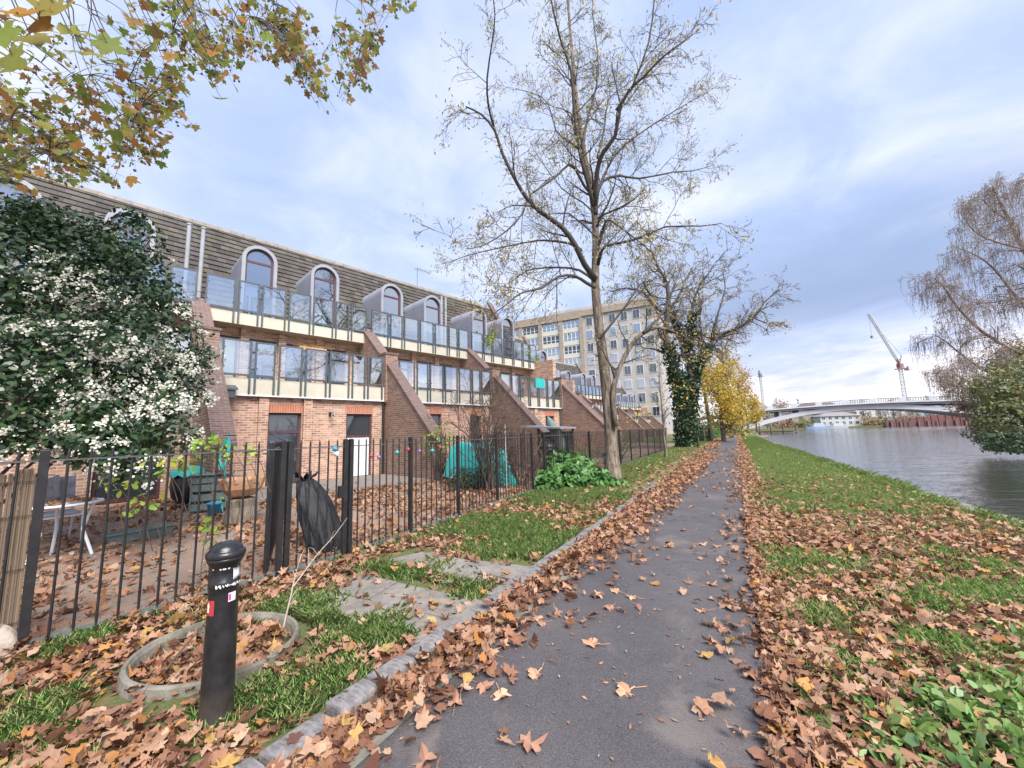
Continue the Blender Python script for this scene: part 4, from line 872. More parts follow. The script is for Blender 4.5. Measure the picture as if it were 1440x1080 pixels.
M['yellowleaf'] = imat('yellow_leaf', [(.62,.42,.05),(.52,.40,.07),(.65,.36,.06),(.38,.38,.09),(.58,.46,.10)], .7, .4)
M['orangeleaf'] = imat('orange_leaf', [(.48,.25,.07),(.40,.28,.09),(.55,.33,.10),(.30,.26,.09)], .7, .4)
M['ivy'] = imat('dark_ivy', [(.022,.045,.022),(.04,.075,.03),(.06,.10,.045),(.03,.05,.03)], .45, .12, .4)
M['greenleaf'] = imat('green_leaf', [(.05,.13,.035),(.08,.19,.05),(.12,.26,.07),(.16,.30,.12)], .5, .25, .4)
M['oliveleaf'] = imat('olive_leaf', [(.12,.165,.075),(.165,.205,.095),(.23,.24,.11),(.33,.25,.10)], .65, .35)
M['planeleaf'] = imat('plane_leaf', [(.17,.26,.055),(.26,.33,.065),(.48,.19,.07),(.20,.28,.06),(.52,.27,.07),(.30,.13,.07),(.36,.36,.08),(.15,.22,.05)], .6, .5, mottle=.55)

M['birchleaf'] = imat('birch_leaf', [(.30,.20,.14),(.24,.17,.13),(.42,.28,.15),(.34,.24,.18),(.40,.33,.14)], .75, .4)
# --- the big half bare tree beside the path
random.seed(21)
tb_ = path(11.35, -3.25); BT = thing('tree', 'tall half bare tree with grey trunk growing on the verge beside the path', 'tree', tb_)
YT = 11.4
def trace(pts, off, r0, r1):
    n = len(pts); P = [D(x, y, YT + off*(i/(n-1))**.8) for i, (x, y) in enumerate(pts)]
    Q = []                                               # round the corners
    for i in range(n):
        for t in ((0,.5) if i < n-1 else (0,)):
            if i == n-1: Q.append(P[i]); continue
            p0, p1, p2, p3 = P[max(i-1,0)], P[i], P[i+1], P[min(i+2,n-1)]
            Q.append(.5*((2*p1)+(-p0+p2)*t+(2*p0-5*p1+4*p2-p3)*t*t+(-p0+3*p1-3*p2+p3)*t**3))
    k = len(Q); return Q, [r0+(r1-r0)*i/(k-1) for i in range(k)]
trunk = trace([(864,690),(861,650),(858,600),(850,520),(842,455),(837,400),(838,345),(836,300),(829,255),(820,205),(812,150),(806,90),(800,20),(796,-60),(790,-150)], 1.2, .21, .03)
trunk[1][0] = .31; trunk[1][1] = .24; trunk[1][2] = .22
for i in range(3, len(trunk[1])): trunk[1][i] = max(.028, .21*(1-(i/len(trunk[1]))**.85*.93))
limbs = [([(837,392),(822,372),(809,345),(790,319),(760,298),(741,279),(726,255),(707,217),(696,184),(677,161),(655,150)], -2.2, 0.098, 0.0200),
 ([(696,184),(687,150),(685,110),(692,60),(696,20),(690,-30)], -2.4, 0.039, 0.0120), ([(834,275),(822,262),(808,236),(799,232),(782,248),(762,262),(745,274)], -1.5, 0.047, 0.0240),
 ([(818,352),(800,342),(765,338),(745,340),(700,349),(655,360),(630,370)], 2.0, 0.047, 0.0096), ([(836,404),(825,398),(808,388),(785,389),(762,405),(735,411),(712,428),(690,445)], -2.5, 0.055, 0.0096),
 ([(837,396),(815,380),(785,376),(752,378),(735,384),(715,400)], 1.6, 0.047, 0.0096), ([(841,372),(845,356),(852,346),(880,340),(903,333),(936,319),(985,318),(1015,314)], -2.0, 0.058, 0.0096),
 ([(838,300),(840,275),(848,255),(870,247),(899,251),(947,242),(975,240),(1004,232)], 2.4, 0.066, 0.0096), ([(836,290),(840,240),(848,215),(865,191),(871,157),(884,128),(905,108),(928,84),(945,70),(975,48)], -2.6, 0.078, 0.0120),
 ([(838,280),(848,250),(862,223),(882,201),(917,176),(947,157),(980,138),(1010,120)], 3.0, 0.051, 0.0096), ([(835,290),(826,255),(814,208),(807,150),(803,100),(788,55),(775,0),(768,-60)], -1.8, 0.070, 0.0160),
 ([(829,258),(820,205),(828,160),(839,120),(840,71),(833,15),(836,-50)], 2.4, 0.058, 0.0120), ([(812,208),(800,198),(782,184),(771,146),(752,132),(725,125)], 2.8, 0.039, 0.0096), ([(840,222),(850,180),(856,139),(880,120),(910,95)], 2.6, 0.039, 0.0096),
 ([(866,155),(890,120),(912,60),(920,0),(925,-60)], -1.0, 0.039, 0.0120), ([(842,352),(845,325),(860,302),(880,290),(905,292)], 3.0, 0.039, 0.0096), ([(843,345),(852,310),(870,318),(905,345),(925,362)], -2.8, 0.039, 0.0080),
 ([(835,300),(820,285),(790,265),(760,225),(745,200)], 3.0, 0.031, 0.0080), ([(741,279),(735,300),(712,325),(680,345),(655,350)], -3.2, 0.035, 0.0080), ([(840,335),(800,300),(770,302),(755,290)], 2.4, 0.031, 0.0096),
 ([(866,600),(862,550),(872,515),(888,485),(902,470),(925,460),(945,468)], .5, 0.085, 0.0480), ([(905,468),(925,448),(940,425),(948,400),(960,370)], 1.2, 0.055, 0.0096), ([(940,464),(965,475),(985,490),(1010,492)], 1.8, 0.039, 0.0080), ([(842,478),(880,430),(900,400),(918,394),(930,380)], 1.0, 0.039, 0.0096), ([(905,396),(915,415),(940,420),(965,418)], 1.0, 0.035, 0.0096)]
TL = []; tips = []
cfg = dict(max=3, kids=[8,6,5], ratio=.46, ang=(28,62), jit=.16, trop=[.02,.03,-.02,-.08], rr=.42, seg=.3, rmin=.0045)
TL.append((trunk[0], trunk[1], 0)); lim_out = []
for pts, off, r0, r1 in limbs:
    Q, rad = trace(pts, off, r0, r1); LL = sum((Q[i+1]-Q[i]).length for i in range(len(Q)-1)); lim_out.append((Q, rad, 1))
    c2 = dict(cfg); c2['max'] = 4; c2['kids'] = [0, max(7, int(LL*2.7)), 6, 4]
    spawn(lim_out, tips, Q, rad, LL, 1, dict(c2, ratio=[.3, min(.5, 1.5/LL), .5, .5]), .2)
c3 = dict(cfg, kids=[26,6,5,0], ratio=[.12,.5,.5]); spawn(lim_out, tips, trunk[0][10:], trunk[1][10:], 13, 0, c3, .1)
tk = limbs_mesh('trunk', TL, M['bark'], BT, sides=(16,)*6)
for k, (Q, rad, l) in enumerate(x for x in lim_out if x[2] == 1 and len(x[0]) > 8 or x[2] == 1 and x[1][0] > .03):
    MB().tube(Q, rad, 8, cap=True).build('limb', M['bark'] if k == 20 else M['barkdark'], BT, world=True, smooth=True)
limbs_mesh('twigs', [x for x in lim_out if not (x[2] == 1 and (len(x[0]) > 8 or x[1][0] > .03))], M['barkdark'], BT)['kind'] = 'stuff'
LP = tipcloud(tips, 2, .14, .75); leaves('leaves', LP, .095, SLIM*np.array([1.5,1]), M['tanleaf'], BT, None, 1, .4, 3, .4, down=(0,0,-.7))['kind'] = 'stuff'

def simple_tree(name, label, base, h, seed, bark, leafmat=None, per=3, frac=1, lsize=.10, crown=.5, kids=(11,6,4), spreadang=(30,60), trop=(.05,.03,0,-.03), r=.14, lean=(0,0), first=.28, sig=.18, group=None, mx=3, ratio=.42, cat='tree', outline=LEAF5, jit=.12, flat=None):
    random.seed(seed); root = thing(name, label, cat, base, 0, group); out = []; tips = []
    c = dict(max=mx, kids=list(kids), ratio=ratio, ang=spreadang, jit=jit, trop=list(trop), rr=.45, seg=h/18, rmin=h*.0011)
    n = 9; p = Vector(base); pts = [p]
    for i in range(n): p = p+Vector((lean[0]/n+random.gauss(0,.012)*h/3, lean[1]/n+random.gauss(0,.012)*h/3, h*.92/n)); pts.append(p)
    rad = [r*(1-.85*(i/n)) for i in range(n+1)]; rad[0] *= 1.25
    spawn(out, tips, pts, rad, h*crown*2, 0, c, first)
    limbs_mesh('trunk', [(pts, rad, 0)], bark, root); limbs_mesh('branches', out, M['barkdark'] if bark != M['birchbark'] else bark, root, sides=(6,5,4,3,3))
    if leafmat:
        C = tipcloud(tips, per, sig, frac)
        leaves('crown', C, lsize, outline, leafmat, root, np.array([0,0,.3]), 1, .4, seed, .35, down=flat)
    return root
# --- ivy clad tree and the yellow trees along the left of the path
IT = thing('tree', 'leaning tree with ivy clad forked trunks at the end of the railings', 'tree', path(31.5,-3.4)); random.seed(5); YI = 29.0
def tr2(pts, off, r0, r1):
    global YT
    YT, o = YI, YT; q = trace(pts, off, r0, r1); YT = o; return q
st_ = [([(965,632),(962,590),(955,545),(943,500),(936,470),(940,430),(938,400),(925,375),(915,350)], -1, .42, .05), ([(968,620),(972,570),(978,520),(990,500),(1003,478),(1020,468),(1040,460),(1060,447),(1075,425),(1095,408)], 1.5, .27, .035),
       ([(972,560),(970,510),(964,480),(952,460),(945,440)], 1, .25, .06), ([(966,490),(972,455),(975,425),(985,400),(1000,380)], -1, .16, .03), ([(938,440),(955,415),(965,392),(975,375)], 1, .12, .03), ([(940,445),(920,430),(905,412),(880,405),(860,410)], -2, .14, .03), ([(1060,447),(1080,455),(1096,452)], 0, .06, .015), ([(938,465),(955,455),(985,470),(1010,480)], 1.5, .10, .03), ([(1003,478),(1010,440),(1020,405),(1015,380)], 1, .1, .02)]
io, itips, ivyC = [], [], []
for k, (pts, off, r0, r1) in enumerate(st_):
    Q, rad = tr2(pts, off, r0, r1); MB().tube(Q, rad, 9).build('trunk' if k < 2 else 'limb', M['barkdark'], IT, world=True, smooth=True); LL = sum((Q[i+1]-Q[i]).length for i in range(len(Q)-1))
    c2 = dict(cfg, max=4, kids=[0,int(LL*1.7)+3,5,4], ratio=[.3,min(.5,2.6/LL),.5,.5], jit=.18, rmin=.011, seg=.5); spawn(io, itips, Q, rad, LL, 1, c2, .35)
    if k < 4:
        for i in range(len(Q)-1):
            d_ = 1-.72*i/len(Q); m_ = int((620 if i < 5 else 300)*(1 if k<2 else .45)) if (k < 3 or i < 3) else 0
            if k == 1 and i > 6: m_ = 0
            if k == 0 and i > 6: m_ = 0
            for _ in range(m_):
                t = random.random(); q = Q[i].lerp(Q[i+1],t); a = random.uniform(0,6.28); rr_ = (rad[i]*1.05+abs(random.gauss(0,.13))*(1.3*d_+.15)+.12*d_*max(0,math.sin(3*q.z+2*a))); ivyC.append((q.x+rr_*math.cos(a), q.y+rr_*math.sin(a), q.z+random.gauss(0,.1)))
limbs_mesh('twigs', io, M['barkdark'], IT)['kind'] = 'stuff'
leaves('ivy', np.array(ivyC), .17, ROUNDL, M['ivy'], IT, None, 1, .3, 4)['kind'] = 'stuff'
leaves('leaves', tipcloud(itips, 2, .2, .4), .15, LEAF5, M['tanleaf'], IT, None, 1, .4, 5)['kind'] = 'stuff'
ycl = [D(x+random.gauss(0,9), y+random.gauss(0,5), YI-1+random.gauss(0,.6)) for x, y in ((962,545),(945,540),(985,548),(960,572),(1000,500),(925,560),(905,575),(890,585),(935,470),(880,470),(990,470),(1005,420)) for _ in range(18)]
leaves('yellow_sprays', np.array([tuple(p) for p in ycl]), .22, LEAF5, M['yellowleaf'], IT, np.array([0,-.3,.8]), .5, .4, 6)['kind'] = 'stuff'
def gp(px, Y): q = D(px, 600, Y); return Vector((q.x, q.y, 0))
simple_tree('tree', 'broad yellow leaved tree left of the path just beyond the ivy tree', gp(1016,38), 7.4, 31, M['barkdark'], M['yellowleaf'], 8, 1, .24, .52, r=.2, sig=.55, first=.05, kids=(20,7,4), spreadang=(35,80))
simple_tree('tree', 'tall thin bare tree with a few orange leaves rising behind the ivy tree', gp(998,42), 17.0, 32, M['barkdark'], M['orangeleaf'], 1, .6, .20, .22, spreadang=(14,36), trop=(.12,.1,.06,.03), r=.22, kids=(26,7,5), sig=.3)
simple_tree('tree', 'orange brown tree behind the yellow tree, left of the far path', gp(1028,50), 14.5, 33, M['barkdark'], M['orangeleaf'], 3, .8, .26, .34, spreadang=(18,42), trop=(.1,.08,.04,0), r=.24, kids=(20,7,4), sig=.4)
simple_tree('tree', 'yellow green tree overhanging the far end of the path', gp(1044,60), 9.0, 34, M['barkdark'], M['orangeleaf'], 6, 1, .30, .45, r=.22, sig=.5, first=.2)
simple_tree('tree', 'bare twiggy tree beside the left end of the bridge', gp(1052,80), 15, 35, M['barkdark'], M['orangeleaf'], 2, .7, .35, .30, r=.22, sig=.5, kids=(16,7,4))
simple_tree('tree', 'low yellow green tree in front of the left end of the bridge', gp(1064,96), 8.0, 36, M['barkdark'], M['yellowleaf'], 6, 1, .4, .36, r=.2, sig=.5, first=.15)
simple_tree('young_tree', 'slender young tree with pale trunk just left of the ivy tree', G(937,645), 5.2, 37, M['bark'], M['yellowleaf'], 1, .10, .14, .22, spreadang=(25,50), r=.07, kids=(16,5,3), mx=3)
simple_tree('young_tree', 'first thin young tree on the grass beyond the ivy tree', path(37,-3.0), 3.6, 38, M['bark'], M['orangeleaf'], 1, .4, .14, .24, r=.05, kids=(9,4,2), mx=2)
simple_tree('young_tree', 'second thin young tree on the grass, nearer the dark hedge', path(42,-2.8), 3.4, 39, M['bark'], M['orangeleaf'], 1, .4, .14, .24, r=.05, kids=(9,4,2), mx=2)

def bush(name, label, blobs, n, lsize, mat, outline, seed, cat='shrub', base=None, stems=5, flowers=None, nbias=1.2, inner=.35, down=None, curl=.4):
    """blobs: (centre, (rx,ry,rz)); leaves sit in a shell through each blob, facing outwards"""
    r = np.random.default_rng(seed); random.seed(seed); base = Vector(base) if base is not None else Vector((blobs[0][0][0], blobs[0][0][1], 0)); root = thing(name, label, cat, base)
    vol = np.array([b[1][0]*b[1][1]*b[1][2] for b in blobs])**(2/3); cnt = (n*vol/vol.sum()).astype(int); C, Nn = [], []
    for (c, rd), k in zip(blobs, cnt):
        d = r.normal(size=(k,3)); d /= np.linalg.norm(d,axis=1,keepdims=True); ph = r.uniform(0,6.28,3)
        lump = 1+.13*np.sin(5*d[:,0]+ph[0])*np.cos(4*d[:,2]+ph[1])+.09*np.sin(9*d[:,1]+ph[2])
        q = (1-inner*r.uniform(0,1,k)**1.6)*lump; C.append(np.array(c)+d*np.array(rd)*q[:,None]); Nn.append(d)
    C = np.concatenate(C); Nn = np.concatenate(Nn); ok = C[:,2] > base.z+.02; C, Nn = C[ok], Nn[ok]
    leaves('foliage', C, lsize, outline, mat, root, Nn*nbias+np.array([0,0,.5]), .8, curl, seed, .35, down=down)
    mb = MB()
    for k in range(stems):
        c, rd = blobs[k % len(blobs)]; e = Vector(c)+Vector((random.uniform(-.4,.4)*rd[0], random.uniform(-.4,.4)*rd[1], .3*rd[2])); b = base+Vector((random.uniform(-.15,.15),random.uniform(-.15,.15),0)); w = .02+.012*max(rd)
        mid = b.lerp(e,.5)+Vector((random.uniform(-.15,.15),random.uniform(-.15,.15),.15)); mb.tube([b,mid,e], [w,w*.7,w*.3], 6)
        for _ in range(5): mb.tube([mid.lerp(e,random.random()), e+Vector((random.uniform(-.8,.8)*rd[0],random.uniform(-.8,.8)*rd[1],random.uniform(-.6,.8)*rd[2]))], [w*.3,w*.1], 4)
    if stems: mb.build('stems', M['barkdark'], root, world=True)
    if flowers:
        k, fs, fm = flowers; wt = np.clip(.5+np.sin(2.3*C[:,0]+1.0)*np.cos(2.6*C[:,2])+.6*np.sin(5*C[:,1]+3*C[:,2]) - .35*(C[:,2]-2.6), .03, 3); idx = r.choice(len(C), k, replace=False, p=wt/wt.sum()); F_ = []; Fn = []
        out = []
        for i in idx:
            c0, n0 = C[i]+Nn[i]*.075, Nn[i]+np.array([0,-.2,.6]); n0 = n0/np.linalg.norm(n0)
            for _ in range(random.randint(14,26)):
                o_ = r.normal(size=3)*fs; o_ -= n0*(o_@n0)*.75; F_.append(c0+o_+n0*.02); Fn.append(n0)
        leaves('flowers', np.array(F_), .030, np.array([(math.cos(2*PI*i/6)*.5, math.sin(2*PI*i/6)*.5) for i in range(6)]), fm, root, np.array(Fn), .5, .2, seed+1, .35)['kind'] = 'stuff'
    return root
# --- the big flowering evergreen shrub on the left
M['viburnum'] = imat('glossy_dark_leaf', [(.018,.045,.02),(.03,.065,.028),(.045,.09,.035),(.07,.12,.045),(.022,.05,.03)], .33, .12, .5)
M['petal'] = imat('cream_flower', [(.74,.74,.66),(.66,.70,.56),(.78,.76,.72),(.60,.50,.42)], .7, .3)
vb = [(tuple(D(x,y,Y)), (r,r*.85,r*.9)) for x,y,Y,r in ((10,400,5.6,1.15),(90,395,5.9,1.1),(165,405,6.1,.95),(215,480,6.2,.80),(235,555,6.2,.55),(140,520,5.5,1.0),(40,535,5.2,1.0),(185,345,6.4,.52),(262,520,6.3,.40),(130,610,5.0,.36),(165,640,4.85,.22),(25,610,4.95,.30),(-60,480,5.3,1.4),(205,600,5.4,.42),(75,330,6.0,.62),(20,320,5.9,.55))]
random.seed(3)
for c, rd in list(vb):
    for _ in range(7):
        a = Vector((random.gauss(0,1),random.gauss(0,1),random.gauss(0,1)+.25)).normalized(); k = random.uniform(.14,.30); vb.append(((c[0]+a.x*rd[0]*.98, c[1]+a.y*rd[1]*.98, c[2]+a.z*rd[2]*.98),(k,k,k*.9)))
bush('flowering_shrub', 'large dark evergreen shrub covered in white flower heads by the left fence', vb, 30000, .085, M['viburnum'], OVAL, 51, base=(-7.9,5.3,0), stems=9, flowers=(1250,.045,M['petal']), inner=.45)
# --- ivy bank and garden plants
def bl(pts): return [(tuple(G(x,y)+Vector((0,0,z))), rd) for x,y,z,rd in pts]
bush('ivy_bank', 'bank of large leaved green ivy spilling through the railings by the trunk', bl([(800,686,.25,(.75,.6,.42)),(790,680,.45,(.6,.55,.45)),(825,684,.2,(.7,.5,.3)),(852,686,.08,(.45,.4,.16)),(772,692,.2,(.35,.35,.35)),(812,676,.42,(.5,.5,.35))]), 2600, .16, M['greenleaf'], ROUNDL, 61, 'ivy', nbias=.8, stems=6)
random.seed(4)
M['weedleaf'] = imat('weed_leaf', [(.10,.21,.05),(.17,.31,.07),(.24,.40,.10),(.13,.27,.09),(.30,.42,.14),(.36,.34,.12),(.20,.36,.16)], .42, .3, .45, mottle=.4)
def gq(x, y): q = G(x,y); return q.x, q.y
gi = [(*gq(x,y),.02,r,h) for x,y,r,h in ((1290,1050,.20,.09),(1350,1030,.22,.11),(1420,1010,.24,.12),(1330,990,.16,.07),(1400,975,.18,.09),(1250,1075,.16,.07),(1450,1060,.3,.13),(1380,1075,.26,.12),(1480,1000,.26,.12),(1440,900,.20,.06),(1480,940,.22,.08),(1225,1000,.09,.04))]
bush('ground_ivy', 'fresh green broad leaved weeds in the bottom right corner', [((x,y,z),(r,r,h)) for x,y,z,r,h in gi], 3000, .062, M['weedleaf'], np.array([OVAL*np.array([1.1,1]), OVAL*np.array([.75,1.25]), OVAL*np.array([1.35,.85])]), 62, 'weeds', nbias=.25, stems=0, curl=.95, inner=.9)
bush('low_hedge', 'low dark clipped hedge under the turquoise tarpaulin', [((-1.55+.22*i,10.45+.06*i,.30),(.28,.30,.34)) for i in range(6)], 2600, .06, M['ivy'], LEAF5, 63, 'hedge')
bush('bare_bush', 'yellowing thin shrub by the brick wall left of the turquoise cover', [((-2.6,12.8,1.25),(.65,.4,.5)),((-2.3,12.9,1.5),(.4,.4,.4))], 500, .07, M['limeleaf'], LEAF5, 64, stems=9)
bush('shrub', 'yellow green shrub against the end wing wall behind the railings', [(tuple(W(20.4,2.2)+Vector((0,0,1.5))),(.8,.6,.75)),(tuple(W(20.0,2.4)+Vector((0,0,.8))),(.7,.6,.7))], 1600, .09, M['limeleaf'], LEAF5, 65)
bush('shrub', 'dark bushy shrub behind the railings, right of the ivy bank', [(tuple(path(14.3,-5.6,.5)),(.8,.6,.6)),(tuple(path(15.6,-5.3,.35)),(.7,.5,.45))], 1500, .07, M['oliveleaf'], LEAF5, 66)
bush('shrub', 'grey green straggling shrub behind the far railings, left of the young tree', [(tuple(path(20.3,-5.4,.7)),(.9,.7,.9)),(tuple(path(21.8,-5.2,.9)),(.8,.7,.9))], 1300, .08, M['oliveleaf'], LEAF5, 67, inner=.8)
bush('hedge', 'first dark green hedge at the far left of the path', [(tuple(path(46,-4.2,.9)),(1.6,1.3,1.3)),(tuple(path(49,-3.9,.8)),(1.6,1.2,1.2))], 2600, .17, M['ivy'], LEAF5, 68)
bush('hedge', 'second dark green hedge at the far end of the path', [(tuple(path(56,-3.3,.9)),(1.8,1.2,1.4)),(tuple(path(60,-2.9,.8)),(1.6,1.2,1.2))], 2600, .18, M['greenleaf'], LEAF5, 69)
bush('hedge', 'low dark bushes below the left end of the bridge', [(tuple(path(76,-2.5,1.0)),(2.4,1.8,1.6)),(tuple(path(82,.2,.9)),(2.2,1.6,1.3)),(tuple(path(69,-3.6,1.1)),(2.0,1.5,1.6))], 2600, .24, M['ivy'], LEAF5, 70)
bush('balcony_plant', 'leafy plant hanging over the upper balcony rail, left of the big trunk', [(tuple(W(14.9,-1.6,6.7)),(.25,.25,.5)),(tuple(W(15.0,-1.5,7.2)),(.22,.2,.5))], 320, .10, M['limeleaf'], LEAF5, 71, 'plant', base=W(14.9,-2.0,5.985), stems=3)
bush('balcony_plant', 'yellow green plant at the right end of the upper balcony', [(tuple(W(18.3,-1.9,6.6)),(.4,.3,.35)),(tuple(W(19.0,-1.7,6.2)),(.35,.25,.25))], 320, .10, M['limeleaf'], LEAF5, 72, 'plant', base=W(18.5,-2.1,5.985), stems=3)
bx = thing('flower_box', 'terracotta flower box on the lower balcony rail above the first door', 'flower box', W(4.9,-.2,4.35), PI/2-AZ); MB().box(-.45,.45,-.05,.16,.24,.36).build('box', M['terracotta'], bx); 
C_ = np.random.default_rng(1).normal(size=(160,3))*np.array([.28,.07,.05]); Wv = W(4.9,-.25,4.76); dd_ = np.array(BD)
leaves('plants', np.array(Wv)[None,:]+C_[:,0:1]*dd_[None,:]*1.2+C_*np.array([.1,.1,1]), .06, LEAF5, M['orangeleaf'], bx, None, 1, .4, 2)['kind'] = 'stuff'
# tall bare bush in front of the second balcony
def bare(name, label, base, n, h, w, seed, top):
    random.seed(seed); root = thing(name, label, 'shrub', base); out = []; tips = []; b = Vector(base)
    c = dict(max=4, kids=[0,9,5,3], ratio=.42, ang=(18,50), jit=.15, trop=[.04,.05,.03,.0], rr=.5, seg=.3, rmin=.0045)
    for k in range(n):
        a = random.uniform(0,6.28); d = Vector((math.cos(a)*w, math.sin(a)*w, 1)).normalized(); grow(out, tips, b+Vector((random.uniform(-.12,.12),random.uniform(-.12,.12),0)), d, h*random.uniform(.7,1.05), .028, 1, c)
    limbs_mesh('stems', out, M['twig'], root, sides=(6,6,5,4,3)); return root, tips
_, t_ = bare('bare_bush', 'tall bare twiggy bush in front of the second lower balcony', G(693,694)+Vector((-.1,.25,0)), 11, 2.9, .30, 81, 0)
_, t_ = bare('bare_bush', 'tangled bare bramble at the foot of the two pale poles', G(722,690)+Vector((.25,.5,0)), 9, 1.5, .6, 82, 0)
_, t_ = bare('bare_bush', 'bare bramble against the wing wall right of the white door', W(8.1,3.3), 8, 1.1, .7, 83, 0)
# --- plane tree hanging into the top left corner
random.seed(17)
PT = thing('plane_tree', 'plane tree whose autumn branches hang into the top left of the photo', 'tree', (-5.6,-2.2,0)); po_, bough = [], []
tkp = [Vector((-5.6,-2.2,0)),Vector((-5.55,-2.1,2)),Vector((-5.5,-1.9,4)),Vector((-5.5,-1.8,6.2)),Vector((-5.4,-1.5,8.4)),Vector((-5.3,-1.4,11))]
MB().tube(tkp, [.46,.38,.34,.30,.24,.14], 14).build('trunk', M['bark'], PT, world=True, smooth=True)
bgs = [[(-5.5,-1.8,6.0),(-5.6,.2,7.6),(-5.6,2.4,9.0),(-5.4,4.6,9.8),(-5.0,6.5,10.2)], [(-5.4,-1.7,7.0),(-4.0,.4,8.6),(-3.2,2.4,9.4),(-2.6,4.2,9.9),(-2.2,5.6,10.0)], [(-5.5,-1.9,4.6),(-4.3,-1.2,5.2),(-3.2,-.3,5.4),(-2.2,.5,5.2)], [(-5.5,-1.8,5.0),(-6.6,.0,6.2),(-7.6,1.6,7.2),(-8.2,3.4,7.8)]]
bgs = [[Vector(q) for q in b] for b in bgs]
for b in bgs: MB().tube(b, [.13*(1-.94*i/(len(b)-1)) for i in range(len(b))], 8).build('bough', M['barkdark'], PT, world=True, smooth=True)
XB = [-40,0,60,120,170,210,235,250,262,275,300,330,380,420,440,465,485,510,530,545,578]; YB = [275,272,262,268,262,240,205,175,105,70,140,110,98,92,140,186,140,135,75,28,12]
tw, lc, balls = MB(), [], []; cnt = 0; allb = [p.lerp(q,t) for b in bgs for p, q in zip(b, b[1:]) for t in (0,.25,.5,.75)]
def in_crown():
    while True:
        px = random.uniform(-60,578); yb = float(np.interp(px, XB, YB)); py = yb-abs(random.gauss(0,1))*(105 if px < 260 else 48)-random.uniform(0,10)
        if py > -70 and not (px > 260 and random.random() < .25): return px, py, (random.uniform(3.6,6.2) if px < 270 else random.uniform(4.4,6.4))
bl_pts = []
for i in range(34):                                   # thin branchlets sweeping down from the boughs overhead
    px, py, Y = in_crown(); e = D(px, py-25, Y); nb = min(allb, key=lambda q: (q-e).length+random.uniform(0,1.2))
    m1 = nb.lerp(e,.4)+Vector((random.gauss(0,.2),random.gauss(0,.2),.45)); m2 = nb.lerp(e,.75)+Vector((random.gauss(0,.12),random.gauss(0,.12),.30)); ps = [nb, m1, m2, e]
    Q = []
    for t in [k/12 for k in range(13)]: u = 1-t; Q.append(ps[0]*u**3+ps[1]*3*u*u*t+ps[2]*3*u*t*t+ps[3]*t**3+Vector((random.gauss(0,.02),random.gauss(0,.02),random.gauss(0,.02))))
    tw.tube(Q, [.017-.0012*k for k in range(13)], 5, cap=False); bl_pts += Q[4:]
while cnt < 560:
    px, py, Y = in_crown(); e = D(px, py, Y); nb = min(bl_pts, key=lambda q: (q-e).length); d_ = e-nb
    if d_.length > 1.5: e = nb + d_*(1.5/d_.length)
    cnt += 1; up = nb.lerp(e,.5)+Vector((random.gauss(0,.05),random.gauss(0,.05),.10*d_.length))
    tw.tube([nb, nb.lerp(up,.55)+Vector((0,0,.03)), up, e], [.0055,.0045,.0035,.002], 4, cap=False)
    for k in range(random.randint(2,4)):
        t = random.random()**.7; q = up.lerp(e, t)+Vector((random.gauss(0,.09),random.gauss(0,.09),random.gauss(0,.06))); lc.append(q); tw.tube([up.lerp(e,t), q], [.002,.0012], 3, cap=False)
    for k in range(random.randint(0,3)):
        q = up.lerp(e, random.random())+Vector((random.gauss(0,.05),random.gauss(0,.05),-random.uniform(.04,.14))); balls.append(q); tw.tube([q+Vector((0,0,.08)), q], [.0012,.001], 3, cap=False)
tw.build('twigs', M['barkdark'], PT, world=True)['kind'] = 'stuff'
lo_ = leaves('leaves', np.array([tuple(q) for q in lc]), .118, MAPLE, M['planeleaf'], PT, np.array([0,-.35,.3]), .8, .55, 7, .35, down=(0,0,-1.1)); lo_['kind'] = 'stuff'
sb = MB()
for q in balls: sb.ball(q, .017, 6)
sb.build('seed_balls', M['twig'], PT, world=True)['kind'] = 'stuff'
bigl = [(25,20,1.25),(60,35,1.3),(100,50,1.4),(45,55,1.35),(120,75,1.5),(5,50,1.2),(80,15,1.3),(150,60,1.7),(20,85,1.6),(265,30,2.6),(300,75,2.6),(310,110,2.7),(215,65,2.3),(330,45,2.8),(250,20,2.5),(355,60,3.0),(190,30,2.2),(285,50,2.6),(312,140,2.8),(240,80,2.5),(345,25,3.0),(375,50,3.1)]
bp_ = [D(x,y,Y) for x,y,Y in bigl]; hang = MB()
for q in bp_: nb = min(allb, key=lambda w: (w-q).length); hang.tube([q, q.lerp(nb,.3)+Vector((0,0,.18)), q.lerp(nb,.7)+Vector((0,0,.2)), nb], [.002,.004,.006,.009], 4, cap=False)
hang.build('twigs', M['barkdark'], PT, world=True)
leaves('near_leaves', np.array([tuple(q) for q in bp_]), .155, MAPLE, M['planeleaf'], PT, np.array([.1,-1.0,.5]), .35, .5, 19, .2, down=(.8,0,-.8))
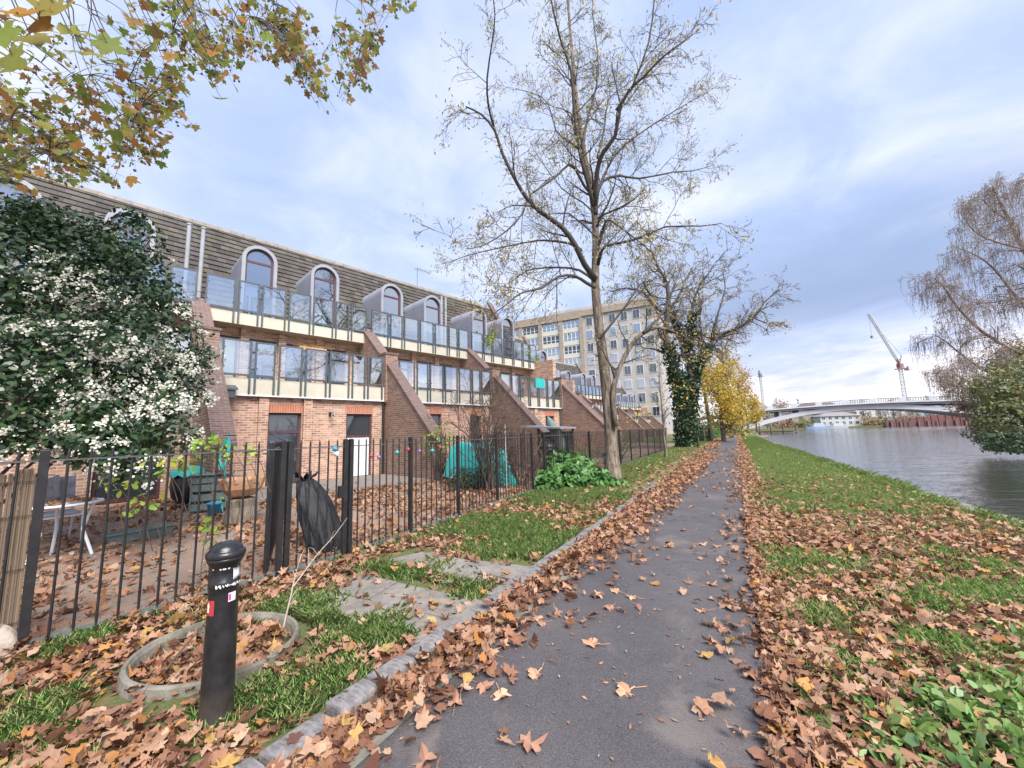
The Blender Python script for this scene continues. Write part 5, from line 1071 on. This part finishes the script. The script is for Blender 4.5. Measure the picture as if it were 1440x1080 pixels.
# --- far bank of trees on the right: island with birch and willow
isl = path(31,17.5); 
tag(MB().prism([path(18,16.6,-1.5),path(16,22,-1.5),path(28,30,-1.5),path(60,24,-1.5),path(44,18.2,-1.5),path(30,16.0,-1.5)], (0,0,1.15)).build('island', M['land']), kind='structure')
wb = [(tuple(D(x,y,Y)), (r,r,r*.85)) for x,y,Y,r in ((1420,625,21.5,1.1),(1390,610,22.5,.9),(1440,640,21,1.0),(1400,545,22.5,1.3),(1480,640,20.5,1.4),(1425,590,21.5,1.5),(1465,560,21.5,1.9),(1440,530,22.5,1.5),(1395,575,23.5,1.1),(1500,610,20.5,1.8),(1420,625,21.5,1.0),(1470,500,23,1.3),(1380,600,24.2,.55),(1540,560,21,2.2),(1455,625,20.8,1.0))]
bush('waterside_willow', 'dense grey green willow bush leaning over the water at the right edge', wb, 15000, .22, M['oliveleaf'], SLIM*np.array([2.0,1.0]), 91, 'bush', base=path(29,18.2,-.35), stems=10, inner=.5, down=(0,0,-.5))
bush('waterside_bush', 'dark undergrowth at the waterline under the willow', [(tuple(D(x,y,Y)), (r,r,r*.6)) for x,y,Y,r in ((1393,617,20.8,.75),(1422,622,20,1.0),(1460,624,19.4,1.2),(1510,625,19,1.3))], 1700, .16, M['ivy'], LEAF5, 92, 'bush', base=path(29,17.6,-.35), stems=3)
bush('waterside_tree', 'thin russet leaved waterside tree in front of the willow', [(tuple(D(x,y,Y)), (r,r,r*.9)) for x,y,Y,r in ((1372,548,25,1.2),(1400,515,25,1.2),(1352,575,25.5,.8),(1425,490,25,1.3),(1378,590,24.5,.7),(1335,540,26,.7))], 2600, .17, M['birchleaf'], LEAF5, 93, 'tree', base=path(33,17.4,-.35), stems=14, inner=.95)
random.seed(44)
BI = thing('birch_tree', 'tall bare weeping birch on the island at the right edge', 'tree', path(34,23.5,-.35)); bo_, btips, btips_h = [], [], []; YT0 = YT; YT = 24.5
for k, (pts, off, r0, r1) in enumerate([([(1520,620),(1505,540),(1490,460),(1470,400),(1440,350),(1420,310),(1405,280),(1395,258)], 0, .30, .03), ([(1490,470),(1450,440),(1420,405),(1400,380),(1375,360),(1350,350)], 1, .13, .02), ([(1505,540),(1460,510),(1420,490),(1380,465),(1345,430),(1325,400),(1310,390)], -1, .15, .02), ([(1500,580),(1450,560),(1400,530),(1360,505),(1330,480),(1312,470)], 1, .12, .02),
    ([(1470,400),(1480,350),(1470,300),(1455,262),(1440,255)], 1.5, .12, .02), ([(1440,350),(1400,340),(1370,325),(1352,300)], -1.5, .08, .015), ([(1480,440),(1440,420),(1400,425),(1365,425),(1335,405)], 2, .08, .015), ([(1490,480),(1530,400),(1540,330),(1530,290)], 0, .15, .02), ([(1450,560),(1400,555),(1360,535),(1335,520)], 2, .07, .015), ([(1420,310),(1400,300),(1380,280),(1365,285)], 1, .05, .012), ([(1420,490),(1390,500),(1350,515),(1325,530)], -2, .06, .012)]):
    Q, rad = trace(pts, off, r0, r1); MB().tube(Q, rad, 7).build('trunk' if k == 0 else 'limb', M['birchbark'], BI, world=True, smooth=True); LL = sum((Q[i+1]-Q[i]).length for i in range(len(Q)-1))
    spawn(bo_, btips, Q, rad, LL, 1, dict(max=4, kids=[0,int(LL*2.6)+4,6,4], ratio=[.3,min(.5,1.6/LL),.6,.5], ang=(25,70), jit=.15, trop=[0,-.03,-.08,-.26], rr=.42, seg=.35, rmin=.008), .2)
YT = YT0
for t in btips:                                       # long hanging switches
    if random.random() < .5:
        L_ = random.uniform(.5,1.5); q = t[0]; P_ = [q, q+Vector((random.gauss(0,.06),random.gauss(0,.06),-L_*.5)), q+Vector((random.gauss(0,.10),random.gauss(0,.10),-L_))]; bo_.append((P_, [.008,.007,.005], 4)); btips_h.append((P_[1],P_[2],q))
limbs_mesh('twigs', bo_, M['birchbark'], BI)['kind'] = 'stuff'
leaves('leaves', tipcloud(btips+btips_h, 2, .12, .8), .085, LEAF5, M['birchleaf'], BI, None, 1, .3, 8, .35, down=(0,0,-1))['kind'] = 'stuff'
# ------------------------------------------------------------------ office block behind the terrace
OF = thing('office_block', 'large pale brick office block with rows of windows behind the terrace', 'office block', (-3,110.5,0), R_(-27))
M['obrick'] = brickmat('office_brick', (.34,.285,.235), (.28,.235,.195), (.32,.29,.26), w=.9, h=.3, ms=.03)
M['oconc'] = pmat('office_concrete', (.40,.38,.375), (.33,.315,.315), .4, .85, .05)
M['oframe'] = pmat('office_frame', (.60,.64,.64), (.52,.56,.57), 1, .5, 0)
M['spandrel'] = pmat('office_spandrel', (.58,.52,.40), (.48,.50,.50), .6, .6, 0)
HO, LO = 33.0, 43.5
MB().box(0,24.5,.5,20,0,HO).build('brick_wing', M['obrick'], OF); MB().box(24.502,LO,.4,20,0,HO-.1).build('concrete_wing', M['oconc'], OF)
MB().box(-.3,24.5,-.25,.498,HO-1.6,HO+.5).box(24.502,LO+.2,-.1,.398,HO-1.2,HO+.4).build('cornice', M['obrick'], OF)
cx = [0,6.1,12.2,18.3,24.0]
for x in cx: MB().box(x,x+1.0,-.15,.498,0,HO-1.62).build('pillar', M['obrick'], OF)
for i in range(4):
    for k in range(2, 9):
        x0, x1, z0 = cx[i]+1.01, cx[i+1]-.01, 1.0+3.5*k
        f = MB().box(x0,x1,.2,.49,z0-1.1,z0-.02).build('spandrel_panel', M['spandrel'], OF)
        fr = MB(); nl = 4
        for j in range(nl+1): xx = x0+(x1-x0-.16)*j/nl; fr.box(xx,xx+.16,.18,.48,z0,z0+2.25)
        for zz in (z0, z0+.75, z0+2.1): fr.box(x0+.17,x1-.17,.21,.46,zz,zz+.12)
        w = fr.build('window', M['oframe'], OF); MB().box(x0+.02,x1-.02,.35,.40,z0+.02,z0+2.2).build('pane', M['wglass' if (i+k)%3 else 'wglassd'], w)
for x0 in (25.8,28.8,31.8,34.8,37.8,40.8):
    for k in range(1, 9):
        z0 = 1.0+3.5*k; fr = MB().box(x0,x0+1.7,.30,.398,z0,z0+2.3); w = fr.build('window', M['oframe'], OF); MB().box(x0+.12,x0+.82,.27,.298,z0+.12,z0+2.18).box(x0+.9,x0+1.58,.27,.298,z0+.12,z0+2.18).build('pane', M['wglass' if k%2 else 'wglassd'], w)
MB().box(14,40,4,14,HO,HO+2.6).box(5,9,5,11,HO+.02,HO+1.6).build('roof_plant', M['oconc'], OF)
# ------------------------------------------------------------------ bridge
BR = thing('bridge', 'long pale concrete arch road bridge over the river', 'bridge', (75,121,0), R_(-28))
def interp(xs, ys, x): return float(np.interp(x, xs, ys))
bx_, bz_ = [-5,4.7,12.8,20.2,27.3,33.8,40,46,52,60], [-.7,2.3,4.1,5.0,5.25,4.95,4.2,3.1,1.7,-.7]
tz_ = [.7,3.6,5.3,6.1,6.35,6.05,5.35,4.3,2.95,.7]
dz = lambda x: 6.75-.0011*(x-27.5)**2 if abs(x-27.5) < 45 else 4.5
def ribm(y0, y1):
    mb = MB(); xs = [-5+65*i/60 for i in range(61)]; 
    sm = lambda ys, x: sum(interp(bx_, ys, x+d) for d in (-2,-1,0,1,2))/5
    for a, b in zip(xs, xs[1:]):
        P = [(a,y0,sm(bz_,a)),(b,y0,sm(bz_,b)),(b,y0,sm(tz_,b)),(a,y0,sm(tz_,a))]; mb.prism(P, (0,y1-y0,0))
    return mb
for y in (0, 5, 10): ribm(y, y+2.2).build('arch_rib', M['bridge'], BR)
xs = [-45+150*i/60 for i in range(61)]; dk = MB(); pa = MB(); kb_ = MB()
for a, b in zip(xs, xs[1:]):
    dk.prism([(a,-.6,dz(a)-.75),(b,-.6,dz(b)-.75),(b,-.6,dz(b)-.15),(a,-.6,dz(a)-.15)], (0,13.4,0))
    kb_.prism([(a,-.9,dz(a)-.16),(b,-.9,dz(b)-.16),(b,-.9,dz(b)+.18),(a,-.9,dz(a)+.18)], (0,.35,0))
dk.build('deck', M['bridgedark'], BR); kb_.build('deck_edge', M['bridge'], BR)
x = -44; 
while x < 104:
    pa = MB().box(x,x+1.5,-.9,-.58,dz(x)+.15,dz(x)+1.25); pa.build('parapet_pier', M['bridge'], BR)
    rl = MB(); n = 9; L = 4.5
    for i in range(1, n): xx = x+1.5+L*i/n; rl.box(xx-.05,xx+.05,-.78,-.68,dz(xx)+.17,dz(xx)+1.1)
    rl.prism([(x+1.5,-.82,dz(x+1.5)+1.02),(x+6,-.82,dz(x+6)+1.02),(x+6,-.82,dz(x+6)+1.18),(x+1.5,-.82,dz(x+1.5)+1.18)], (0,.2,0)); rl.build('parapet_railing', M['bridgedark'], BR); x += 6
for xx in (2,7,12,-8,-16,-24,50,56,62,70): MB().box(xx,xx+.7,.2,12,0 if xx < -2 or xx > 58 else interp(bx_,tz_,xx)-.1,dz(xx)-.752).build('spandrel_pier', M['bridge'], BR)
MB().box(-9,-3,-.3,13,-1.5,.6).build('abutment', M['concrete'], BR)
for q in (12, 44): 
    l = MB().tube([(q,-.75,dz(q)+1.2),(q,-.75,dz(q)+2.3)], .28, 8).lathe([(.55,0),(.6,.25),(.25,.5)], 8, (q,-.75,dz(q)+2.2)).build('lamp_standard', M['bridge'], BR)
# landing stage below the bridge
js = thing('landing_stage', 'low dark landing stage with posts under the left end of the bridge', 'jetty', (70,104,-.62), R_(-60)); MB().box(-5,5,-1.2,1.2,.25,.5).build('deck', M['timber'], js)
for x in (-4.5,-1.5,1.5,4.5): MB().tube([(x,1.3,-1),(x,1.3,2.0)], .17, 8).build('post', M['timber'], js)
# ------------------------------------------------------------------ far bank
M['maroon'] = pmat('maroon_sheet_pile', (.14,.05,.05), (.10,.04,.042), .6, .7, .1)
pw_ = thing('sheet_pile_wall', 'maroon sheet pile wall with grey fender posts on the far bank', 'wall', D(1248,598,158)); a = D(1248,598,158); b = D(1420,592,150); d = (b-a); d.z = 0; L = d.length; d.normalize(); nn = Vector((d.y,-d.x,0)); mb = MB()
for i in range(int(L/1.2)):
    p = a+d*(1.2*i); h = 2.2+2.6*min(1,i*1.2/28); mb.obox(Vector((p.x,p.y,-.62+h/2))+nn*(.18*(i%2)), d*.6, nn*.25, Vector((0,0,h/2+.3)))
mb.build('piles', M['maroon'], pw_, world=True)
for i in range(0, int(L/3.1)): p = a+d*(3.1*i+1)+nn*.75; MB().tube([Vector((p.x,p.y,-1.5)), Vector((p.x,p.y,1.35))], .22, 8).build('fender_post', M['concrete'], pw_, world=True)
M['hull'] = pmat('white_hull', (.42,.44,.48), (.38,.40,.44), 2, .35, 0); M['bluehull'] = pmat('blue_hull', (.30,.42,.60), (.26,.38,.56), 2, .4, 0)
def boat(name, label, loc, rz, L, hull, cabin):
    b = thing(name, label, 'boat', loc, rz); mb = MB(); n = 14; vs = []
    for i in range(n+1):
        t = i/n; w = .16*L*(1-max(0,(t-.6)/.4)**2*.96); x = -L/2+L*t; sh = .35*max(0,t-.5)
        vs += [(x,-w,1.0+sh),(x,-w*.8,-.2),(x,w*.8,-.2),(x,w,1.0+sh)]
    mb.add(vs, [(4*i+j,4*i+j+1,4*i+5+j,4*i+4+j) for i in range(n) for j in range(3)] + [(4*i,4*i+4,4*i+7,4*i+3) for i in range(n)] + [(3,2,1,0)]); mb.build('hull', hull, b, smooth=False)
    c = MB().prism([(-.3*L,-.11*L,1.0),(.22*L,-.11*L,1.0),(.14*L,-.11*L,1.0+cabin),(-.3*L,-.11*L,1.0+cabin)], (0,.22*L,0)).build('cabin', M['hull'], b)
    for k in range(4): MB().box(-.27*L+k*.1*L,-.20*L+k*.1*L,-.113*L,-.1105*L,1.0+cabin*.4,1.0+cabin*.8).build('window', M['wglassd'], c)
q = D(1149,601,157); boat('motor_cruiser', 'blue and white cabin cruiser moored at the far bank, left of the white house', (q.x,q.y,-.62), R_(165), 7.5, M['bluehull'], 1.4)
q = D(1176,600,157); boat('motor_cruiser', 'white cabin cruiser moored below the white house', (q.x,q.y,-.62), R_(172), 7.5, M['hull'], 1.1)
def house(name, label, c, rz, w, d, h, rh, wallm, roofm, nwin, storeys, cat='house'):
    H = thing(name, label, cat, (c.x,c.y,0), rz); MB().box(-w/2,w/2,0,d,-.1,h).build('wall', M[wallm], H); o = .5
    mb = MB(); ins = min(w,d)*.5; mb.add([(-w/2-o,-o,h),(w/2+o,-o,h),(w/2+o,d+o,h),(-w/2-o,d+o,h),(-w/2+ins,d/2,h+rh),(w/2-ins,d/2,h+rh)], [(3,2,1,0),(0,1,5,4),(1,2,5),(2,3,4,5),(3,0,4)]); mb.build('roof', M[roofm], H)
    for s in range(storeys):
        for k in range(nwin):
            x = -w/2+w*(k+.5)/nwin; z = .8+s*(h/storeys); f = MB().box(x-.7,x+.7,-.06,-.002,z,z+1.6).build('window', M['white'], H); MB().box(x-.58,x-.05,-.075,-.061,z+.12,z+1.48).box(x+.05,x+.58,-.075,-.061,z+.12,z+1.48).build('pane', M['wglassd'], f)
    return H
M['housewall'] = pmat('pale_house_wall', (.46,.46,.48), (.40,.40,.42), .5, .8, 0); M['cranered'] = pmat('crane_red', (.27,.10,.10), (.22,.085,.09), 1, .6, 0)
M['rooftile'] = pmat('brown_roof', (.14,.10,.09), (.11,.08,.075), 1, .9, .1); M['greyroof'] = pmat('grey_roof', (.24,.23,.24), (.18,.175,.18), 1, .9, .1)
house('riverside_house', 'white riverside house with rows of windows seen under the bridge', D(1182,592,170), R_(-14), 15, 8, 4.6, 1.8, 'housewall', 'greyroof', 6, 2)
house('riverside_building', 'broad building with a brown hipped roof behind the bridge', D(1158,585,215), R_(-20), 30, 16, 7.0, 6.5, 'obrick', 'rooftile', 8, 2, 'building')
house('riverside_building', 'grey roofed pale block at the far left end of the bridge', D(1066,590,180), R_(-30), 14, 12, 8, 5, 'obrick', 'greyroof', 5, 3, 'building')
house('riverside_building', 'low grey roofed block just above the left end of the bridge deck', D(1090,590,200), R_(-24), 9, 10, 9, 3, 'obrick', 'greyroof', 4, 3, 'building')
# cranes
M['cranewhite'] = pmat('crane_white', (.48,.48,.5), (.4,.4,.42), 1, .5, 0)
def lattice(mb, a, b, w, n, t):
    a, b = Vector(a), Vector(b); d = (b-a).normalized(); x = d.orthogonal().normalized(); y = d.cross(x)
    c = [x*w+y*w, x*w-y*w, -x*w-y*w, -x*w+y*w]
    for q in c: mb.bar(a+q, b+q, t)
    for i in range(n):
        p0 = a.lerp(b,i/n); p1 = a.lerp(b,(i+1)/n)
        for j in range(4): mb.bar(p0+c[j], p1+c[(j+1)%4], t*.7); mb.bar(p0+c[j], p0+c[(j+1)%4], t*.7)
def crane(name, label, Y, base, top, tip, tail, s=1, cab='cranered'):
    b = D(*base,Y); b.z = 0; t = D(*top,Y); b.x, b.y = t.x, t.y; R0 = thing(name, label, 'crane', b)
    mb = MB(); lattice(mb, b, t, .9*s, 16, .32*s); mb.build('mast', M['cranewhite'], R0, world=True)
    mb = MB(); tp_ = t+Vector((0,0,2.2*s)); mb.obox(t+Vector((0,0,1.3*s)), (1.2*s,0,0),(0,1.2*s,0),(0,0,1.3*s)); mb.obox(t+Vector((0,0,-.8*s)), (2.3*s,0,0),(0,1.8*s,0),(0,0,.25*s)); mb.obox(t+Vector((-.6*s,0,4*s)), (.6*s,0,0),(0,.6*s,0),(0,0,1.6*s)); mb.build('turntable', M[cab], R0, world=True)
    if tip:
        mb = MB(); lattice(mb, tp_, D(*tip,Y), .65*s, 18, .26*s); mb.build('jib', M['cranewhite'], R0, world=True)
        mb = MB(); e = D(*tip,Y); mb.bar(tp_+Vector((2*s,0,6*s)), tp_.lerp(e,.75), .12*s); mb.bar(tp_+Vector((2*s,0,6*s)), tp_, .35*s); hp_ = e-Vector((0,0,16*s)); mb.bar(e, hp_, .10*s); mb.obox(hp_, (.5*s,0,0),(0,.5*s,0),(0,0,.8*s)); mb.build('cables', M['greymetal'], R0, world=True)
    c = D(*tail,Y); mb = MB(); mb.bar(t+Vector((0,0,.6*s)), c, 1.1*s, 1.0*s); mb.build('counter_jib', M['cranewhite'], R0, world=True); MB().obox(c-Vector((.5*s,0,.4*s)), (1.7*s,0,0),(0,1.5*s,0),(0,0,1.3*s)).build('counterweight', M['cranewhite'], R0, world=True)
crane('tower_crane', 'red and white tower crane with its jib raised, beyond the bridge', 250, (1272,590), (1266,517), (1221,441), (1279,517))
crane('tower_crane', 'small distant tower crane above the trees at the left end of the bridge', 330, (1068,590), (1069,528), None, (1073,527), .8, 'greymetal')
# far trees along the other bank, one prototype of each kind and copies
p1_ = simple_tree('far_tree', 'x', Vector((0,0,0)), 9, 101, M['twig'], M['oliveleaf'], 5, 1, .55, .40, r=.22, kids=(14,7,4), mx=2, sig=.6, first=.08, group='trees on the far bank')
p2_ = simple_tree('far_tree', 'x', Vector((0,0,0)), 11, 102, M['twig'], M['birchleaf'], 3, .9, .45, .32, r=.22, kids=(18,9,4), mx=2, sig=.5, group='trees on the far bank')
p3_ = simple_tree('far_tree', 'x', Vector((0,0,0)), 8, 103, M['twig'], M['ivy'], 5, 1, .6, .40, r=.22, kids=(12,6,4), mx=2, sig=.7, group='trees on the far bank')
for i, (px, rr_) in enumerate(((1105,3.2),(1132,2.6),(1222,3.0),(1245,3.2),(1272,3.4),(1300,3.2),(1328,3.4),(1358,3.6))):
    q = D(px,594,168); bush('far_bush', ['low brown and green scrub on the far bank left of the moored boats','low scrub on the far bank behind the moored boats','scrub on the far bank just right of the white house','scrub on the far bank left of the maroon piling','brown scrub above the left end of the maroon piling','scrub above the middle of the maroon piling','scrub above the right half of the maroon piling','scrub on the far bank behind the willow'][i], [((q.x+j*2.6-2.6,q.y+random.uniform(-1,1),rr_*.5),(rr_*.8,rr_*.7,rr_*random.uniform(.6,.9))) for j in range(3)], 700, .7, M['oliveleaf' if i%2 else 'birchleaf'], LEAF5, 200+i, 'scrub', stems=4)
random.seed(55); used = set(); LB = ['leafy olive tree on the far bank behind the bridge', 'bare brown tree on the far bank behind the bridge', 'dark evergreen tree on the far bank under the bridge']
for px, Y, k, s in ((1078,170,0,.9),(1100,175,1,1.1),(1112,168,2,.6),(1128,176,0,.7),(1142,168,2,.5),(1096,240,1,1.5),(1106,250,1,1.6),(1214,176,2,.7),(1224,180,0,.75),(1236,172,1,.7),(1246,182,0,.8),(1258,176,2,.6),(1268,184,1,.9),(1280,178,0,.75),(1292,186,1,.9),(1304,178,2,.6),(1316,184,0,.8),(1330,180,1,.8),(1345,184,0,.9),(1200,260,1,1.4),(1216,280,1,1.7),(1240,270,1,1.4),(1258,260,1,1.7),(1285,270,1,1.5),(1310,260,1,1.6),(1335,250,1,1.6),(1360,190,2,1.1),(1375,180,0,1.2),(1395,175,1,1.2),(1052,190,0,1.2),(1040,170,1,1.2)):
    pr_ = (p1_,p2_,p3_)[k]
    o = pr_ if k not in used else copy_tree(pr_); used.add(k); q = D(px,592,Y); o.location = (q.x,q.y,-.05); o.scale = (s,s,s*random.uniform(.85,1.1)); o.rotation_euler = (0,0,random.uniform(0,6.28)); o['label'] = LB[k]
# ------------------------------------------------------------------ sky, sun, camera
SUN_EL, SUN_AZ = 48.0, 150.0          # azimuth clockwise from +Y: behind the camera, to the right
w = bpy.data.worlds.new('World'); scene.world = w; w.use_nodes = True; n = w.node_tree; n.nodes.clear()
out = n.nodes.new('ShaderNodeOutputWorld'); sky = n.nodes.new('ShaderNodeTexSky'); sky.sky_type = 'NISHITA'; sky.sun_disc = False
sky.sun_elevation = R_(SUN_EL); sky.sun_rotation = R_(SUN_AZ)
b1 = n.nodes.new('ShaderNodeBackground'); b1.inputs[1].default_value = .05; n.links.new(sky.outputs[0], b1.inputs[0])
v = n.nodes.new('ShaderNodeTexCoord').outputs['Generated']; sp = n.nodes.new('ShaderNodeSeparateXYZ'); n.links.new(v, sp.inputs[0])
zc = math_(n,'ADD', math_(n,'MAXIMUM', sp.outputs[2], 0.0), .16)
cv = n.nodes.new('ShaderNodeCombineXYZ'); n.links.new(math_(n,'DIVIDE', sp.outputs[0], zc), cv.inputs[0]); n.links.new(math_(n,'DIVIDE', sp.outputs[1], zc), cv.inputs[1])
n1 = noise(n, cv.outputs[0], .75, 5, .5, .6); n2 = noise(n, cv.outputs[0], 2.6, 8, .6, .5)
cloud = math_(n,'ADD', math_(n,'MULTIPLY', n1, .62), math_(n,'MULTIPLY', n2, .38))
cr_ = ramp(n, [(.180,.228,.352),(.210,.255,.368),(.270,.302,.388),(.355,.368,.408)], [.38,.455,.53,.62]); n.links.new(cloud, cr_.inputs[0])
# layered grey bank low over the river, pale pink light beneath it
az = n.nodes.new('ShaderNodeVectorMath'); az.operation = 'DOT_PRODUCT'; n.links.new(v, az.inputs[0]); az.inputs[1].default_value = (math.sin(R_(48)), math.cos(R_(48)), 0)
azf = ramp(n, [(0,0,0),(1,1,1)], [.72,.93]); n.links.new(az.outputs['Value'], azf.inputs[0])
st_v = n.nodes.new('ShaderNodeCombineXYZ'); n.links.new(math_(n,'MULTIPLY', sp.outputs[0], 2.2), st_v.inputs[0]); n.links.new(math_(n,'MULTIPLY', sp.outputs[1], 2.2), st_v.inputs[1]); n.links.new(math_(n,'MULTIPLY', math_(n,'ADD', sp.outputs[2], math_(n,'MULTIPLY', sp.outputs[0], -.10)), 13.0), st_v.inputs[2])
streak = noise(n, st_v.outputs[0], 1.1, 6, .55, .4)
elev = math_(n,'ADD', sp.outputs[2], math_(n,'MULTIPLY', math_(n,'SUBTRACT', streak, .5), .13))
bank = ramp(n, [(0,0,0),(0,0,0),(1,1,1),(.75,.75,.75),(0,0,0)], [.0,.155,.21,.30,.46]); n.links.new(elev, bank.inputs[0])
col = mixc(n, math_(n,'MULTIPLY', math_(n,'MULTIPLY', bank.outputs[0], azf.outputs[0]), .95), cr_.outputs[0], (.122,.156,.242))
low = ramp(n, [(1,1,1),(.75,.75,.75),(0,0,0)], [.0,.10,.25]); n.links.new(elev, low.inputs[0])
lowc = ramp(n, [(.21,.23,.33),(.36,.345,.39),(.50,.46,.46)], [.40,.49,.57]); n.links.new(streak, lowc.inputs[0])
col = mixc(n, math_(n,'MULTIPLY', low.outputs[0], .9), col, lowc.outputs[0])
b2 = n.nodes.new('ShaderNodeBackground'); b2.inputs[1].default_value = 1.0; n.links.new(col, b2.inputs[0])
mx = n.nodes.new('ShaderNodeMixShader'); mx.inputs[0].default_value = .86; n.links.new(b1.outputs[0], mx.inputs[1]); n.links.new(b2.outputs[0], mx.inputs[2]); n.links.new(mx.outputs[0], out.inputs[0])
sl = bpy.data.lights.new('sun', 'SUN'); sl.energy = 2.4; sl.angle = R_(35); sl.color = (1,.95,.88); so = bpy.data.objects.new('sun', sl); COL.objects.link(so)
sd = Vector((math.sin(R_(SUN_AZ))*math.cos(R_(SUN_EL)), math.cos(R_(SUN_AZ))*math.cos(R_(SUN_EL)), math.sin(R_(SUN_EL)))); so.rotation_euler = sd.to_track_quat('Z','Y').to_euler(); so.location = (0,0,30)
cd = bpy.data.cameras.new('camera'); cd.sensor_width = 36; cd.lens = FPX/1440*36; cd.clip_start = .05; cd.clip_end = 5000
co = bpy.data.objects.new('camera', cd); COL.objects.link(co)
co.matrix_world = Matrix.Translation(CAM) @ Matrix((CR, CU, -_f)).transposed().to_4x4()
scene.camera = co
scene.view_settings.view_transform = 'Standard'; scene.view_settings.look = 'None'; scene.view_settings.gamma = 1; scene.view_settings.use_curve_mapping = False
scene.view_settings.exposure = 1.68
scene.render.engine = 'CYCLES'; scene.cycles.max_bounces = 8; scene.cycles.transparent_max_bounces = 12; scene.cycles.use_denoising = True
